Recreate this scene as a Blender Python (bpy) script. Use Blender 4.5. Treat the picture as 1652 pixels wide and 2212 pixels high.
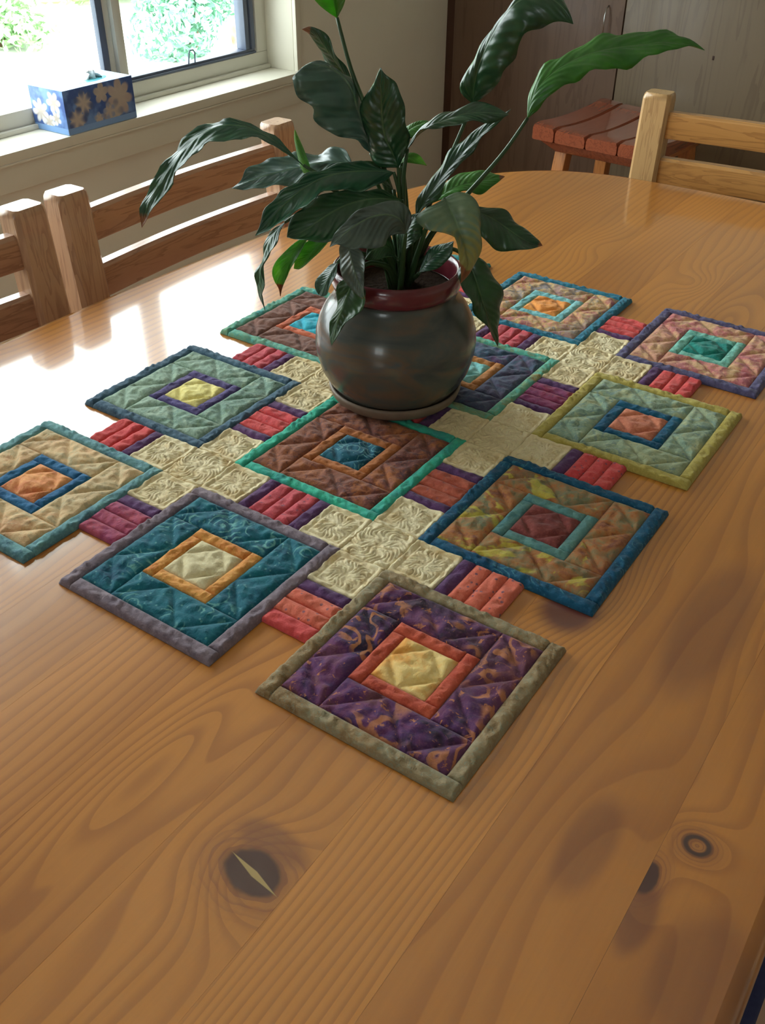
import bpy, bmesh, math, random
import numpy as np
from mathutils import Vector, Matrix
for o in list(bpy.data.objects): bpy.data.objects.remove(o)
SC = bpy.context.scene
COL = SC.collection
random.seed(7)
R = math.radians

# ---------------------------------------------------------------- camera
cd = bpy.data.cameras.new('camera'); cam = bpy.data.objects.new('camera', cd); COL.objects.link(cam)
fw = Vector((-.45409143, .66797156, -.58958882)); rt = Vector((.8246184, .56566013, .00575441)); upv = Vector((-.33735067, .48357276, .80768305))
m = Matrix((rt, upv, -fw)).transposed().to_4x4(); m.translation = Vector((0, 0, 1.26576463))
cam.matrix_world = m
cd.sensor_fit = 'HORIZONTAL'; cd.sensor_width = 36; cd.lens = 2050.05 / 1652 * 36; cd.clip_start = .02; cd.clip_end = 200
SC.camera = cam

# ---------------------------------------------------------------- world, light, exposure
W = bpy.data.worlds.new('world'); SC.world = W; W.use_nodes = True
wn = W.node_tree.nodes; wl = W.node_tree.links
bg = wn['Background']
tc = wn.new('ShaderNodeTexCoord'); sep = wn.new('ShaderNodeSeparateXYZ'); rmp = wn.new('ShaderNodeValToRGB')
wl.new(tc.outputs['Generated'], sep.inputs[0]); wl.new(sep.outputs['Z'], rmp.inputs[0]); wl.new(rmp.outputs[0], bg.inputs[0])
rmp.color_ramp.elements[0].position = 0; rmp.color_ramp.elements[0].color = (.90, .97, 1, 1)     # bright overcast sky, a little brighter overhead
rmp.color_ramp.elements[1].position = 1; rmp.color_ramp.elements[1].color = (.92, .98, 1, 1)
bg.inputs[1].default_value = 10.0
def portal(loc, rot, sx, sy):
    l = bpy.data.lights.new('sky_portal', 'AREA'); l.shape = 'RECTANGLE'; l.size = sx; l.size_y = sy; l.cycles.is_portal = True
    o = bpy.data.objects.new('sky_portal', l); COL.objects.link(o); o.location = loc; o.rotation_euler = rot
portal((-1.9, 1.15, 1.27), (0, R(-90), 0), 1.1, 1.9)      # side window
portal((.05, -2.3, 1.5), (R(90), 0, 0), .7, .7)           # unseen fill window added behind the viewer
SC.view_settings.view_transform = 'Standard'; SC.view_settings.look = 'None'
SC.view_settings.gamma = 1; SC.view_settings.use_curve_mapping = False
SC.view_settings.exposure = -0.1

# ---------------------------------------------------------------- helpers
def lin(c): return tuple((x/255/12.92 if x/255 <= .04045 else ((x/255+.055)/1.055)**2.4) for x in c)
def col(r, g, b, k=1.0):
    return tuple(min(1, v*k) for v in lin((r, g, b))) + (1,)
class NT:
    def __init__(s, name, rough=.6, spec=.5, metal=0, coat=0):
        s.m = bpy.data.materials.new(name); s.m.use_nodes = True; s.t = s.m.node_tree; s.n = s.t.nodes; s.l = s.t.links
        s.b = s.n['Principled BSDF']; s.set(Roughness=rough, Metallic=metal); s.b.inputs['Specular IOR Level'].default_value = spec
        s.b.inputs['Coat Weight'].default_value = coat
        s._tc = None
    def set(s, **k):
        for a, v in k.items(): s.b.inputs[a].default_value = v
    def link(s, a, b): s.l.new(a, b)
    def tc(s, w='Object'):
        if not s._tc: s._tc = s.n.new('ShaderNodeTexCoord')
        return s._tc.outputs[w]
    def map(s, v, scale=(1, 1, 1), loc=(0, 0, 0), rot=(0, 0, 0)):
        x = s.n.new('ShaderNodeMapping'); s.link(v, x.inputs[0]); x.inputs['Scale'].default_value = scale; x.inputs['Location'].default_value = loc; x.inputs['Rotation'].default_value = rot
        return x.outputs[0]
    def noise(s, v, scale, detail=3, dist=0, rough=.55, out='Fac'):
        x = s.n.new('ShaderNodeTexNoise'); s.link(v, x.inputs['Vector']); x.inputs['Scale'].default_value = scale
        x.inputs['Detail'].default_value = detail; x.inputs['Distortion'].default_value = dist; x.inputs['Roughness'].default_value = rough
        return x.outputs[out]
    def vor(s, v, scale, out='Distance', feat='F1', rnd=1):
        x = s.n.new('ShaderNodeTexVoronoi'); s.link(v, x.inputs['Vector']); x.inputs['Scale'].default_value = scale; x.feature = feat
        x.inputs['Randomness'].default_value = rnd
        return x.outputs[out]
    def M(s, op, a, b=None, c=None, clamp=False):
        x = s.n.new('ShaderNodeMath'); x.operation = op; x.use_clamp = clamp
        for i, v in enumerate((a, b, c)):
            if v is None: continue
            if isinstance(v, (int, float)): x.inputs[i].default_value = v
            else: s.link(v, x.inputs[i])
        return x.outputs[0]
    def step(s, v, lo, hi):
        x = s.n.new('ShaderNodeMapRange'); x.interpolation_type = 'SMOOTHSTEP'; s.link(v, x.inputs[0]); x.inputs[1].default_value = lo; x.inputs[2].default_value = hi
        return x.outputs[0]
    def mix(s, f, a, b, mode='MIX'):
        x = s.n.new('ShaderNodeMix'); x.data_type = 'RGBA'; x.blend_type = mode; x.clamp_factor = True
        for i, v in ((0, f), (6, a), (7, b)):
            if isinstance(v, (int, float)): x.inputs[i].default_value = v
            elif isinstance(v, tuple): x.inputs[i].default_value = v
            else: s.link(v, x.inputs[i])
        return x.outputs[2]
    def ramp(s, v, pts, interp='LINEAR'):
        x = s.n.new('ShaderNodeValToRGB'); s.link(v, x.inputs[0]); cr = x.color_ramp; cr.interpolation = interp
        while len(cr.elements) < len(pts): cr.elements.new(.5)
        for e, (p, c) in zip(cr.elements, pts): e.position = p; e.color = c
        return x.outputs[0]
    def bump(s, h, strength=.3, dist=.001):
        x = s.n.new('ShaderNodeBump'); x.inputs['Strength'].default_value = strength; x.inputs['Distance'].default_value = dist
        s.link(h, x.inputs['Height']); s.link(x.outputs[0], s.b.inputs['Normal']); return x
    def color(s, c):
        if isinstance(c, tuple): s.b.inputs['Base Color'].default_value = c
        else: s.link(c, s.b.inputs['Base Color'])
        return s

def obj(name, verts, faces, mat=None, parent=None, smooth=False, mesh=None):
    if mesh is None:
        mesh = bpy.data.meshes.new(name); mesh.from_pydata([tuple(v) for v in verts], [], faces); mesh.update()
        if smooth: mesh.polygons.foreach_set('use_smooth', [True]*len(mesh.polygons))
        if mat: mesh.materials.append(mat)
    o = bpy.data.objects.new(name, mesh); COL.objects.link(o)
    if parent: o.parent = parent
    return o
def from_bm(name, bm, mat=None, parent=None, smooth=False, bevel=0, seg=2):
    if bevel: bmesh.ops.bevel(bm, geom=bm.edges[:], offset=bevel, segments=seg, affect='EDGES', profile=.6, clamp_overlap=True)
    bmesh.ops.recalc_face_normals(bm, faces=bm.faces)
    me = bpy.data.meshes.new(name); bm.to_mesh(me); bm.free()
    if smooth:
        me.polygons.foreach_set('use_smooth', [True]*len(me.polygons))
        try: me.set_sharp_from_angle(angle=R(40))
        except Exception: pass
    if mat: me.materials.append(mat)
    o = bpy.data.objects.new(name, me); COL.objects.link(o)
    if parent: o.parent = parent
    return o
def bx(bm, x0, x1, y0, y1, z0, z1, mtx=None):
    vs = [bm.verts.new(Vector(p) if mtx is None else mtx @ Vector(p)) for p in ((x0,y0,z0),(x1,y0,z0),(x1,y1,z0),(x0,y1,z0),(x0,y0,z1),(x1,y0,z1),(x1,y1,z1),(x0,y1,z1))]
    for f in ((0,3,2,1),(4,5,6,7),(0,1,5,4),(1,2,6,5),(2,3,7,6),(3,0,4,7)): bm.faces.new([vs[i] for i in f])
def box(name, b, mat, parent=None, bevel=.002, seg=2, mtx=None):
    bm = bmesh.new(); bx(bm, *b, mtx=mtx); return from_bm(name, bm, mat, parent, smooth=bevel > 0, bevel=bevel, seg=seg)
def hexa(name, bot, top, mat, parent=None, bevel=.003, seg=2):      # prism between two quads
    bm = bmesh.new(); a = [bm.verts.new(p) for p in bot]; b = [bm.verts.new(p) for p in top]
    bm.faces.new(a[::-1]); bm.faces.new(b)
    for i in range(4): bm.faces.new([a[i], a[(i+1) % 4], b[(i+1) % 4], b[i]])
    return from_bm(name, bm, mat, parent, smooth=True, bevel=bevel, seg=seg)
def beam(name, p0, p1, wx, wy, mat, parent=None, bevel=.004, ux=(1, 0, 0)):   # bar from p0 to p1, section wx (along ux) by wy
    p0, p1 = Vector(p0), Vector(p1); d = (p1-p0).normalized(); u = Vector(ux); u = (u-d*u.dot(d)).normalized(); v = d.cross(u)
    q = lambda p: [p+u*sx*wx/2+v*sy*wy/2 for sx, sy in ((-1,-1),(1,-1),(1,1),(-1,1))]
    return hexa(name, q(p0), q(p1), mat, parent, bevel)
def tube(pts, rad, n=8, cap=True):
    pts = [Vector(p) for p in pts]; V = []; F = []
    prev = None
    for i, p in enumerate(pts):
        d = (pts[min(i+1, len(pts)-1)]-pts[max(i-1, 0)]).normalized()
        if prev is None: u = d.orthogonal().normalized()
        else: u = (prev-d*prev.dot(d)).normalized()
        prev = u; w = d.cross(u); r = rad[i] if isinstance(rad, (list, tuple)) else rad
        V += [p+(u*math.cos(2*math.pi*k/n)+w*math.sin(2*math.pi*k/n))*r for k in range(n)]
    for i in range(len(pts)-1):
        for k in range(n): F.append((i*n+k, i*n+(k+1) % n, (i+1)*n+(k+1) % n, (i+1)*n+k))
    if cap: F.append(tuple(range(n))[::-1]); F.append(tuple(range((len(pts)-1)*n, len(pts)*n)))
    return V, F
def lathe(name, prof, c, mat, parent=None, n=64, caps=(1, 1)):
    V = []; F = []
    for r, z in prof: V += [(c[0]+r*math.cos(2*math.pi*k/n), c[1]+r*math.sin(2*math.pi*k/n), z) for k in range(n)]
    for i in range(len(prof)-1):
        for k in range(n): F.append((i*n+k, i*n+(k+1) % n, (i+1)*n+(k+1) % n, (i+1)*n+k))
    if caps[0]: F.append(tuple(range(n))[::-1])
    if caps[1]: F.append(tuple(range((len(prof)-1)*n, len(prof)*n)))
    return obj(name, V, F, mat, parent, smooth=True)
def empty(name, loc=(0, 0, 0)):
    o = bpy.data.objects.new(name, None); COL.objects.link(o); o.location = loc; o.empty_display_size = .05; return o
def tag(o, label, cat, group=None, kind=None):
    o['label'] = label; o['category'] = cat
    if group: o['group'] = group
    if kind: o['kind'] = kind
    return o
def adopt(root, parts):          # parent parts built in world space to a root, keeping them in place
    for p in parts:
        p.parent = root; p.matrix_parent_inverse = Matrix.Translation(-Vector(root.location))
def struct(o): o['kind'] = 'structure'; return o

# ---------------------------------------------------------------- plain materials
def plain(name, c, rough=.6, spec=.4, nz=0, nsc=60, coat=0, metal=0, k=1.0):
    t = NT(name, rough, spec, metal, coat)
    if nz:
        n = t.noise(t.tc(), nsc, 4); base = col(*c, k); dk = tuple(v*(1-nz) for v in base[:3])+(1,)
        t.color(t.mix(n, dk, base)); t.bump(n, .15, .001)
    else: t.color(col(*c, k))
    return t.m
wall_paint = plain('cream_wall_paint', (236, 231, 216), .75, .25, .06, 9)
trim_paint = plain('cream_gloss_trim', (230, 226, 210), .42, .4, .04, 14)
frame_paint = plain('window_frame_paint', (218, 216, 204), .5, .4, .04, 20)
dark_metal = plain('dark_blue_window_seal', (88, 98, 118), .45, .5, .1, 80)
chrome = plain('chrome', (190, 190, 190), .22, .5, metal=1)
ceiling_paint = plain('ceiling_paint', (240, 238, 230), .8, .2, .03, 5)
carpet_m = plain('rose_beige_floor', (196, 162, 138), .8, .3, .12, 30)
def glass_mat():
    m_ = bpy.data.materials.new('window_glass'); m_.use_nodes = True; n = m_.node_tree.nodes; l = m_.node_tree.links; n.clear()
    o = n.new('ShaderNodeOutputMaterial'); mx = n.new('ShaderNodeMixShader'); t = n.new('ShaderNodeBsdfTransparent'); g = n.new('ShaderNodeBsdfGlossy'); f = n.new('ShaderNodeLayerWeight'); pw = n.new('ShaderNodeMath'); pw.operation = 'POWER'; pw.inputs[1].default_value = 5; ma = n.new('ShaderNodeMath'); ma.operation = 'MULTIPLY_ADD'; ma.inputs[1].default_value = .9; ma.inputs[2].default_value = .03
    f.inputs[0].default_value = .5; l.new(f.outputs['Facing'], pw.inputs[0]); l.new(pw.outputs[0], ma.inputs[0]); g.inputs['Roughness'].default_value = .02; t.inputs[0].default_value = (.97, .99, .98, 1)
    l.new(ma.outputs[0], mx.inputs[0]); l.new(t.outputs[0], mx.inputs[1]); l.new(g.outputs[0], mx.inputs[2]); l.new(mx.outputs[0], o.inputs[0]); return m_
glass = glass_mat()

# ---------------------------------------------------------------- room shell
X0, X1, Y0, Y1, ZC = -1.71, 2.6, -2.2, 3.45, 2.4
WY0, WY1, WZ0, WZ1 = .2, 2.10, .706, 1.82
bm = bmesh.new()
bx(bm, X0-.15, X0, Y0-.15, WY0, 0, ZC); bx(bm, X0-.15, X0, WY1, Y1, 0, ZC); bx(bm, X0-.15, X0, WY0, WY1, 0, WZ0); bx(bm, X0-.15, X0, WY0, WY1, WZ1, ZC)
struct(from_bm('wall_left', bm, wall_paint))
struct(box('wall_back', (X0-.15, X1+.15, Y1, Y1+.15, 0, ZC), wall_paint, bevel=0))
struct(box('wall_right', (X1, X1+.15, Y0-.15, Y1, 0, ZC), wall_paint, bevel=0))
bm = bmesh.new(); RX0, RX1, RZ0, RZ1 = -.3, .4, 1.15, 1.85
bx(bm, X0, RX0, Y0-.15, Y0, 0, ZC); bx(bm, RX1, X1, Y0-.15, Y0, 0, ZC); bx(bm, RX0, RX1, Y0-.15, Y0, 0, RZ0); bx(bm, RX0, RX1, Y0-.15, Y0, RZ1, ZC)
struct(from_bm('wall_front', bm, wall_paint))
struct(box('floor', (X0-.15, X1+.15, Y0-.15, Y1+.15, -.06, 0), carpet_m, bevel=0))
struct(box('ceiling', (X0-.15, X1+.15, Y0-.15, Y1+.15, ZC, ZC+.06), ceiling_paint, bevel=0))
w2 = struct(box('added_fill_window', (RX0, RX1, Y0-.09, Y0-.05, RZ0, RZ0+.05), frame_paint))  # unseen window, added and sized for fill light from behind
for b in ((RX0, RX1, RZ1-.05, RZ1), (RX0, RX0+.05, RZ0+.05, RZ1-.05), (RX1-.05, RX1, RZ0+.05, RZ1-.05), (.03, .07, RZ0+.05, RZ1-.05)):
    box('window_frame', (b[0], b[1], Y0-.09, Y0-.05, b[2], b[3]), frame_paint, w2)
box('glass_pane', (RX0+.05, RX1-.05, Y0-.072, Y0-.068, RZ0+.05, RZ1-.05), glass, w2, bevel=0)

# window_1: cream frame, right-hand sliding sash with a dark edge, left-hand fixed panes
w1 = struct(box('window_1', (-1.855, -1.80, WY0, WY1, .731, .772), frame_paint, bevel=.003))
box('window_frame', (-1.855, -1.80, WY0, WY1, WZ1-.045, WZ1), frame_paint, w1)
box('window_frame', (-1.855, -1.80, 2.052, WY1, .772, WZ1-.045), frame_paint, w1)
box('window_frame', (-1.855, -1.80, WY0, WY0+.05, .772, WZ1-.045), frame_paint, w1)
box('frame_lip', (-1.80, -1.788, WY0, WY1, .731, .741), frame_paint, w1)
# mullion between the two panes: stepped profile
for (a, b, x) in ((1.553, 1.573, -1.802), (1.573, 1.590, -1.79), (1.590, 1.604, -1.798)):
    box('mullion', (-1.832, x, a, b, .772, WZ1-.045), frame_paint, w1, bevel=.002)
box('mullion_seal', (-1.812, -1.797, 1.534, 1.553, .772, WZ1-.045), dark_metal, w1, bevel=.002)
for (a, b) in ((.95, 1.0),): box('mullion', (-1.855, -1.80, a, b, .772, WZ1-.045), frame_paint, w1)
sash = box('sash', (-1.835, -1.803, 1.604, 2.046, .772, .783), dark_metal, w1, bevel=.002)
box('sash', (-1.835, -1.799, 1.604, 2.046, .7725, .777), dark_metal, w1, bevel=.001)
box('sash', (-1.835, -1.803, 2.012, 2.028, .783, WZ1-.045), dark_metal, w1, bevel=.002)
box('sash', (-1.835, -1.800, 2.032, 2.046, .783, WZ1-.045), dark_metal, w1, bevel=.002)
box('glass_pane', (-1.822, -1.818, 1.604, 2.014, .781, WZ1-.045), glass, w1, bevel=0)
box('glass_pane', (-1.822, -1.818, 1.0, 1.534, .772, WZ1-.045), glass, w1, bevel=0)
box('glass_pane', (-1.822, -1.818, WY0+.05, .95, .772, WZ1-.045), glass, w1, bevel=0)
V, F = tube([(-1.803, 1.801, .781), (-1.800, 1.802, .806), (-1.800, 1.806, .812), (-1.800, 1.817, .812), (-1.800, 1.822, .806), (-1.803, 1.823, .781)], .0017, 6)
obj('latch', V, F, dark_metal, w1, True)
# sill, apron, casing
struct(box('trim_1', (-1.80, -1.690, WY0-.02, 2.100, .711, .731), trim_paint, bevel=.003))
struct(box('trim_2', (-1.71, -1.6965, WY0-.02, 2.112, .655, .7065), trim_paint, bevel=.002))
struct(box('trim_3', (-1.80, -1.71, 2.090, 2.100, .731, WZ1), trim_paint, bevel=.001))
struct(box('trim_4', (-1.71, -1.698, 2.090, 2.112, .7065, WZ1+.06), trim_paint, bevel=.003))
struct(box('trim_5', (-1.7065, -1.690, WY0-.02, 2.104, .7065, .711), trim_paint, bevel=.0015))
struct(box('baseboard_left', (X0, X0+.015, Y0, 2.83, 0, .09), trim_paint))
struct(box('baseboard_right', (X1-.015, X1, Y0, Y1, 0, .09), trim_paint))

# ---------------------------------------------------------------- outside
grass = plain('pale_dry_ground', (222, 222, 212), .9, .1, .2, 2)
struct(box('ground', (-60, X0-.3, -40, 60, -.4, -.3), grass, bevel=0))
brick_m = NT('weathered_brick', .85, .2); nb = brick_m.noise(brick_m.tc(), 25, 4)
brick_m.color(brick_m.ramp(nb, [(.3, col(170, 120, 95)), (.5, col(200, 160, 130)), (.7, col(150, 110, 90))])); brick_m.bump(nb, .5, .003)
mortar = plain('mortar', (190, 180, 165), .9, .1, .1, 60)
ow = struct(box('wall_outside', (-1.95, -1.865, 2.14, 3.4, -.3, 2.5), mortar, bevel=0))
bm = bmesh.new(); bx(bm, -.047, .047, -.112, .112, -.038, .038); bmesh.ops.bevel(bm, geom=bm.edges[:], offset=.004, segments=1, affect='EDGES', profile=.5)
bme = bpy.data.meshes.new('brick'); bm.to_mesh(bme); bm.free(); bme.materials.append(brick_m.m)
for r in range(30):
    for c_ in range(5):
        o = obj('brick', 0, 0, parent=ow, mesh=bme); o.location = (-1.915+random.uniform(-.003, .003), 2.238+c_*.236+(.118 if r % 2 else 0), -.26+r*.088)
leafy = {}
def foliage_mat(name, c1, c2):
    t = NT(name, .55, .3); n = t.noise(t.tc(), 6, 4); t.color(t.mix(n, col(*c1), col(*c2))); t.b.inputs['Subsurface Weight'].default_value = 0
    return t.m
def bush(name, label, cat, c, r, mat, n, lsize, seed, trunk=None, group=None):
    rnd = random.Random(seed); root = empty(name, (c[0], c[1], -.3)); tag(root, label, cat, group)
    lumps = [(Vector((rnd.uniform(-.6, .6)*r[0], rnd.uniform(-.6, .6)*r[1], rnd.uniform(-.55, .6)*r[2])), rnd.uniform(.35, .6)) for _ in range(16)]
    V = []; F = []
    for i in range(n):
        l, q = rnd.choice(lumps); d = Vector((rnd.gauss(0, 1), rnd.gauss(0, 1), rnd.gauss(0, 1))).normalized(); rad = q*rnd.uniform(.75, 1.05)
        p = Vector(c)+l+Vector((d.x*r[0]*rad, d.y*r[1]*rad, d.z*r[2]*rad)); p.z = max(p.z, -.28)
        a = (d+Vector((rnd.uniform(-.8, .8),)*1+(rnd.uniform(-.8, .8), rnd.uniform(-.8, .8)))).normalized(); u = a.orthogonal().normalized(); w = a.cross(u); th = rnd.uniform(0, 6.28)
        u, w = u*math.cos(th)+w*math.sin(th), w*math.cos(th)-u*math.sin(th); L = lsize*rnd.uniform(.7, 1.3); k = len(V)
        V += [p-u*L, p+w*L*.45+a*L*.1, p+u*L, p-w*L*.45+a*L*.1]; F.append((k, k+1, k+2, k+3))
    fo = obj('foliage', V, F, mat); fo['kind'] = 'stuff'
    Vc, Fc = tube([(c[0], c[1], -.3), (c[0]+.03, c[1]+.02, c[2]*.5-.1), (c[0]-.02, c[1], c[2]+r[2]*.4)], [.06*r[0]+.02, .05*r[0]+.015, .01], 8)
    tr = obj('trunk', Vc, Fc, plain(name+'_bark', (110, 90, 70), .9, .1)); adopt(root, [fo, tr]); return root
fm1 = foliage_mat('blue_green_foliage', (110, 170, 140), (170, 215, 190)); fm2 = foliage_mat('yellow_green_foliage', (150, 190, 115), (200, 225, 165)); fm3 = foliage_mat('mid_green_foliage', (140, 185, 130), (190, 220, 170))
bush('round_shrub', 'dense blue-green shrub beyond the right pane beside the brickwork', 'shrub', (-6.2, 6.25, .22), (.62, .6, .62), fm1, 9000, .035, 3)
bush('garden_bush', 'yellow-green bush behind and left of the blue-green shrub', 'shrub', (-8.6, 8.0, .25), (1.1, 1.0, .75), fm2, 9000, .05, 4)
bush('garden_tree', 'tall pale green tree far behind the bushes, seen over the tissue box', 'tree', (-14.5, 9.2, 1.7), (2.2, 2.0, 1.7), fm3, 12000, .08, 5)
bush('garden_tree', 'tall green tree at the top of the right pane behind the shrub', 'tree', (-15.5, 13.8, 2.0), (2.4, 2.2, 1.7), fm2, 12000, .08, 6)
bush('low_bush', 'small pale bush low in the left pane', 'shrub', (-7.6, 5.4, -.05), (.7, .5, .25), fm3, 2500, .04, 8)

# ---------------------------------------------------------------- wood
def wood(name, light, mid, dark, sc=(30, 30, 2.2), freq=1.0, rough=.35, coat=.4, rot=(0, 0, 0), k=1.0):
    t = NT(name, rough, .5, 0, coat); t.b.inputs['Coat Roughness'].default_value = .12
    v = t.map(t.tc(), scale=sc, rot=rot); n = t.noise(v, freq, 4, .6); s = t.M('FRACT', t.M('MULTIPLY', n, 7.0))
    lines = t.step(s, .55, .95); fib = t.noise(t.map(t.tc(), scale=tuple(a*9 for a in sc), rot=rot), 1.5, 2)
    c = t.mix(t.M('MULTIPLY', lines, .55), col(*light, k), col(*dark, k)); c = t.mix(t.M('MULTIPLY', fib, .35), c, col(*mid, k)); t.color(c)
    t.bump(t.M('ADD', lines, fib), .06, .0008); return t.m
chair_wood_z = wood('chair_wood_upright', (200, 160, 126), (174, 132, 102), (142, 98, 74), (38, 38, 2.5))
chair_wood_y = wood('chair_wood_rail', (186, 142, 112), (160, 116, 88), (126, 84, 62), (38, 2.5, 38))
chair_wood_x = wood('chair_wood_side', (186, 142, 112), (160, 116, 88), (126, 84, 62), (2.5, 38, 38))
pine_z = wood('pale_chair_upright', (205, 165, 112), (180, 138, 88), (150, 108, 66), (60, 60, 2.2))
pine_x = wood('pale_chair_rail', (205, 150, 85), (180, 125, 68), (145, 95, 50), (2.2, 40, 40))
pine_y = wood('pale_chair_side', (205, 150, 85), (180, 125, 68), (145, 95, 50), (40, 2.2, 40))
stool_seat_m = wood('red_brown_stool_seat', (156, 82, 54), (132, 64, 42), (100, 46, 30), (40, 2.5, 40), rough=.25, coat=.7)
stool_leg_m = wood('orange_stool_leg', (205, 135, 75), (180, 110, 60), (150, 85, 45), (40, 40, 2.5))

# ---------------------------------------------------------------- table: planks follow a rounded outline
KS = 1.0086; TZ = .7355; TCX, TCY, TB, TA, TA2, TN = -.49*KS, .3*KS, .51*KS, 1.42*KS, 1.05, 3.5
def plank_mat(i, seed, f, knots, tint, red=()):
    knots = [(a*KS, b*KS)+tuple(r_) for a, b, *r_ in knots]; red = [(a*KS, b*KS)+tuple(r_) for a, b, *r_ in red]
    t = NT('pine_plank_%d' % i, .3, .5, 0, 1); t.b.inputs['Coat Roughness'].default_value = .09; t.b.inputs['Coat IOR'].default_value = 1.62
    sp = t.n.new('ShaderNodeSeparateXYZ'); t.link(t.tc(), sp.inputs[0]); x, y = sp.outputs[0], sp.outputs[1]
    nv = t.map(t.tc(), scale=(7, 1.3, 1), loc=(seed*3.1, seed*1.7, 0)); n1 = t.noise(nv, 1.0, 2, .3)
    Fv = t.M('ADD', t.M('MULTIPLY', x, f), t.M('MULTIPLY', n1, 9.0))
    for (kx, ky, sx, sy, amp, dk) in knots:
        ax = t.M('DIVIDE', t.M('SUBTRACT', x, kx), sx); ay = t.M('DIVIDE', t.M('SUBTRACT', y, ky), sy)
        r2 = t.M('ADD', t.M('MULTIPLY', ax, ax), t.M('MULTIPLY', ay, ay)); Fv = t.M('ADD', Fv, t.M('MULTIPLY', t.M('EXPONENT', t.M('MULTIPLY', r2, -1.0)), amp))
    s = t.M('FRACT', Fv); band = t.M('MULTIPLY', t.step(s, .35, .92), t.M('SUBTRACT', 1.0, t.step(s, .93, 1.0)))
    big = t.noise(t.map(t.tc(), scale=(9, .9, 1), loc=(seed, seed*5, 0)), 1.0, 2); fib = t.noise(t.map(t.tc(), scale=(420, 7, 1), loc=(seed, 0, 0)), 1.0, 3)
    blot = t.noise(t.map(t.tc(), scale=(3, 1.2, 1), loc=(-seed, seed, 0)), 1.6, 2)
    L = tuple(a*b for a, b in zip(col(220, 146, 62)[:3], tint))+(1,); D = tuple(a*b for a, b in zip(col(148, 82, 34)[:3], tint))+(1,); M_ = tuple(a*b for a, b in zip(col(190, 122, 50)[:3], tint))+(1,)
    c = t.mix(t.step(blot, .35, .7), L, M_)
    c = t.mix(t.M('MULTIPLY', band, t.M('ADD', .14, t.M('MULTIPLY', big, .5))), c, D)
    c = t.mix(t.M('MULTIPLY', fib, .22), c, D)
    for (kx, ky, sx, sy, st) in red:
        ax = t.M('DIVIDE', t.M('SUBTRACT', x, kx), sx); ay = t.M('DIVIDE', t.M('SUBTRACT', y, ky), sy)
        r = t.M('ADD', t.M('SQRT', t.M('ADD', t.M('MULTIPLY', ax, ax), t.M('MULTIPLY', ay, ay))), t.M('MULTIPLY', big, .6)); c = t.mix(t.M('MULTIPLY', t.M('SUBTRACT', 1.0, t.step(r, .9, 1.45)), st), c, col(112, 56, 42))
    wob = t.noise(t.map(t.tc(), scale=(60, 60, 1)), 1.0, 2)
    for (kx, ky, sx, sy, amp, dk) in knots:
        if not dk: continue
        ax = t.M('DIVIDE', t.M('SUBTRACT', x, kx), dk[0]); ay = t.M('DIVIDE', t.M('SUBTRACT', y, ky), dk[1])
        r = t.M('ADD', t.M('SQRT', t.M('ADD', t.M('MULTIPLY', ax, ax), t.M('MULTIPLY', ay, ay))), t.M('MULTIPLY', wob, .35))
        rg = t.M('FRACT', t.M('MULTIPLY', r, 3.2)); halo = t.M('MULTIPLY', t.M('SUBTRACT', 1.0, t.step(r, 1.0, 2.6)), t.M('ADD', .35, t.M('MULTIPLY', t.step(rg, .5, .9), .4)))
        c = t.mix(halo, c, col(135, 74, 44))
        if dk[2] == 'ring':
            core = t.M('MULTIPLY', t.step(r, .62, .85), t.M('SUBTRACT', 1.0, t.step(r, 1.0, 1.3))); c = t.mix(core, c, col(70, 38, 32))
        else:
            c = t.mix(t.M('SUBTRACT', 1.0, t.step(r, .95, 1.25)), c, col(74, 32, 26))
    for (cx_, cy_, ang, ln, wd) in ([(-.2579, .2403, R(-10.8), .0235, .0024)] if i == 8 else []):
        ca, sa = math.cos(ang), math.sin(ang); dx = t.M('SUBTRACT', x, cx_); dy = t.M('SUBTRACT', y, cy_)
        u = t.M('ADD', t.M('MULTIPLY', dx, ca), t.M('MULTIPLY', dy, sa)); w_ = t.M('SUBTRACT', t.M('MULTIPLY', dy, ca), t.M('MULTIPLY', dx, sa))
        e = t.M('ADD', t.M('ABSOLUTE', t.M('DIVIDE', u, ln)), t.M('ABSOLUTE', t.M('DIVIDE', w_, wd))); c = t.mix(t.M('SUBTRACT', 1.0, t.step(e, .8, 1.05)), c, col(190, 160, 100))
    t.color(c); big2 = t.noise(t.map(t.tc(), scale=(14, 3, 1)), 1.0, 2); t.bump(t.M('ADD', t.M('MULTIPLY', fib, .12), t.M('ADD', t.M('MULTIPLY', band, .10), t.M('MULTIPLY', big2, .9))), .10, .0012)
    return t.m
table = empty('dining_table', (TCX, TCY, 0)); tag(table, 'large varnished pine dining table with rounded end, under the patchwork runner', 'table')
seams = [-1.0, -.925, -.84, -.755, -.668, -.58, -.493, -.4075, -.318, -.2305, -.152, -.0565, .02]; seams = [q*KS for q in seams]
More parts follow.
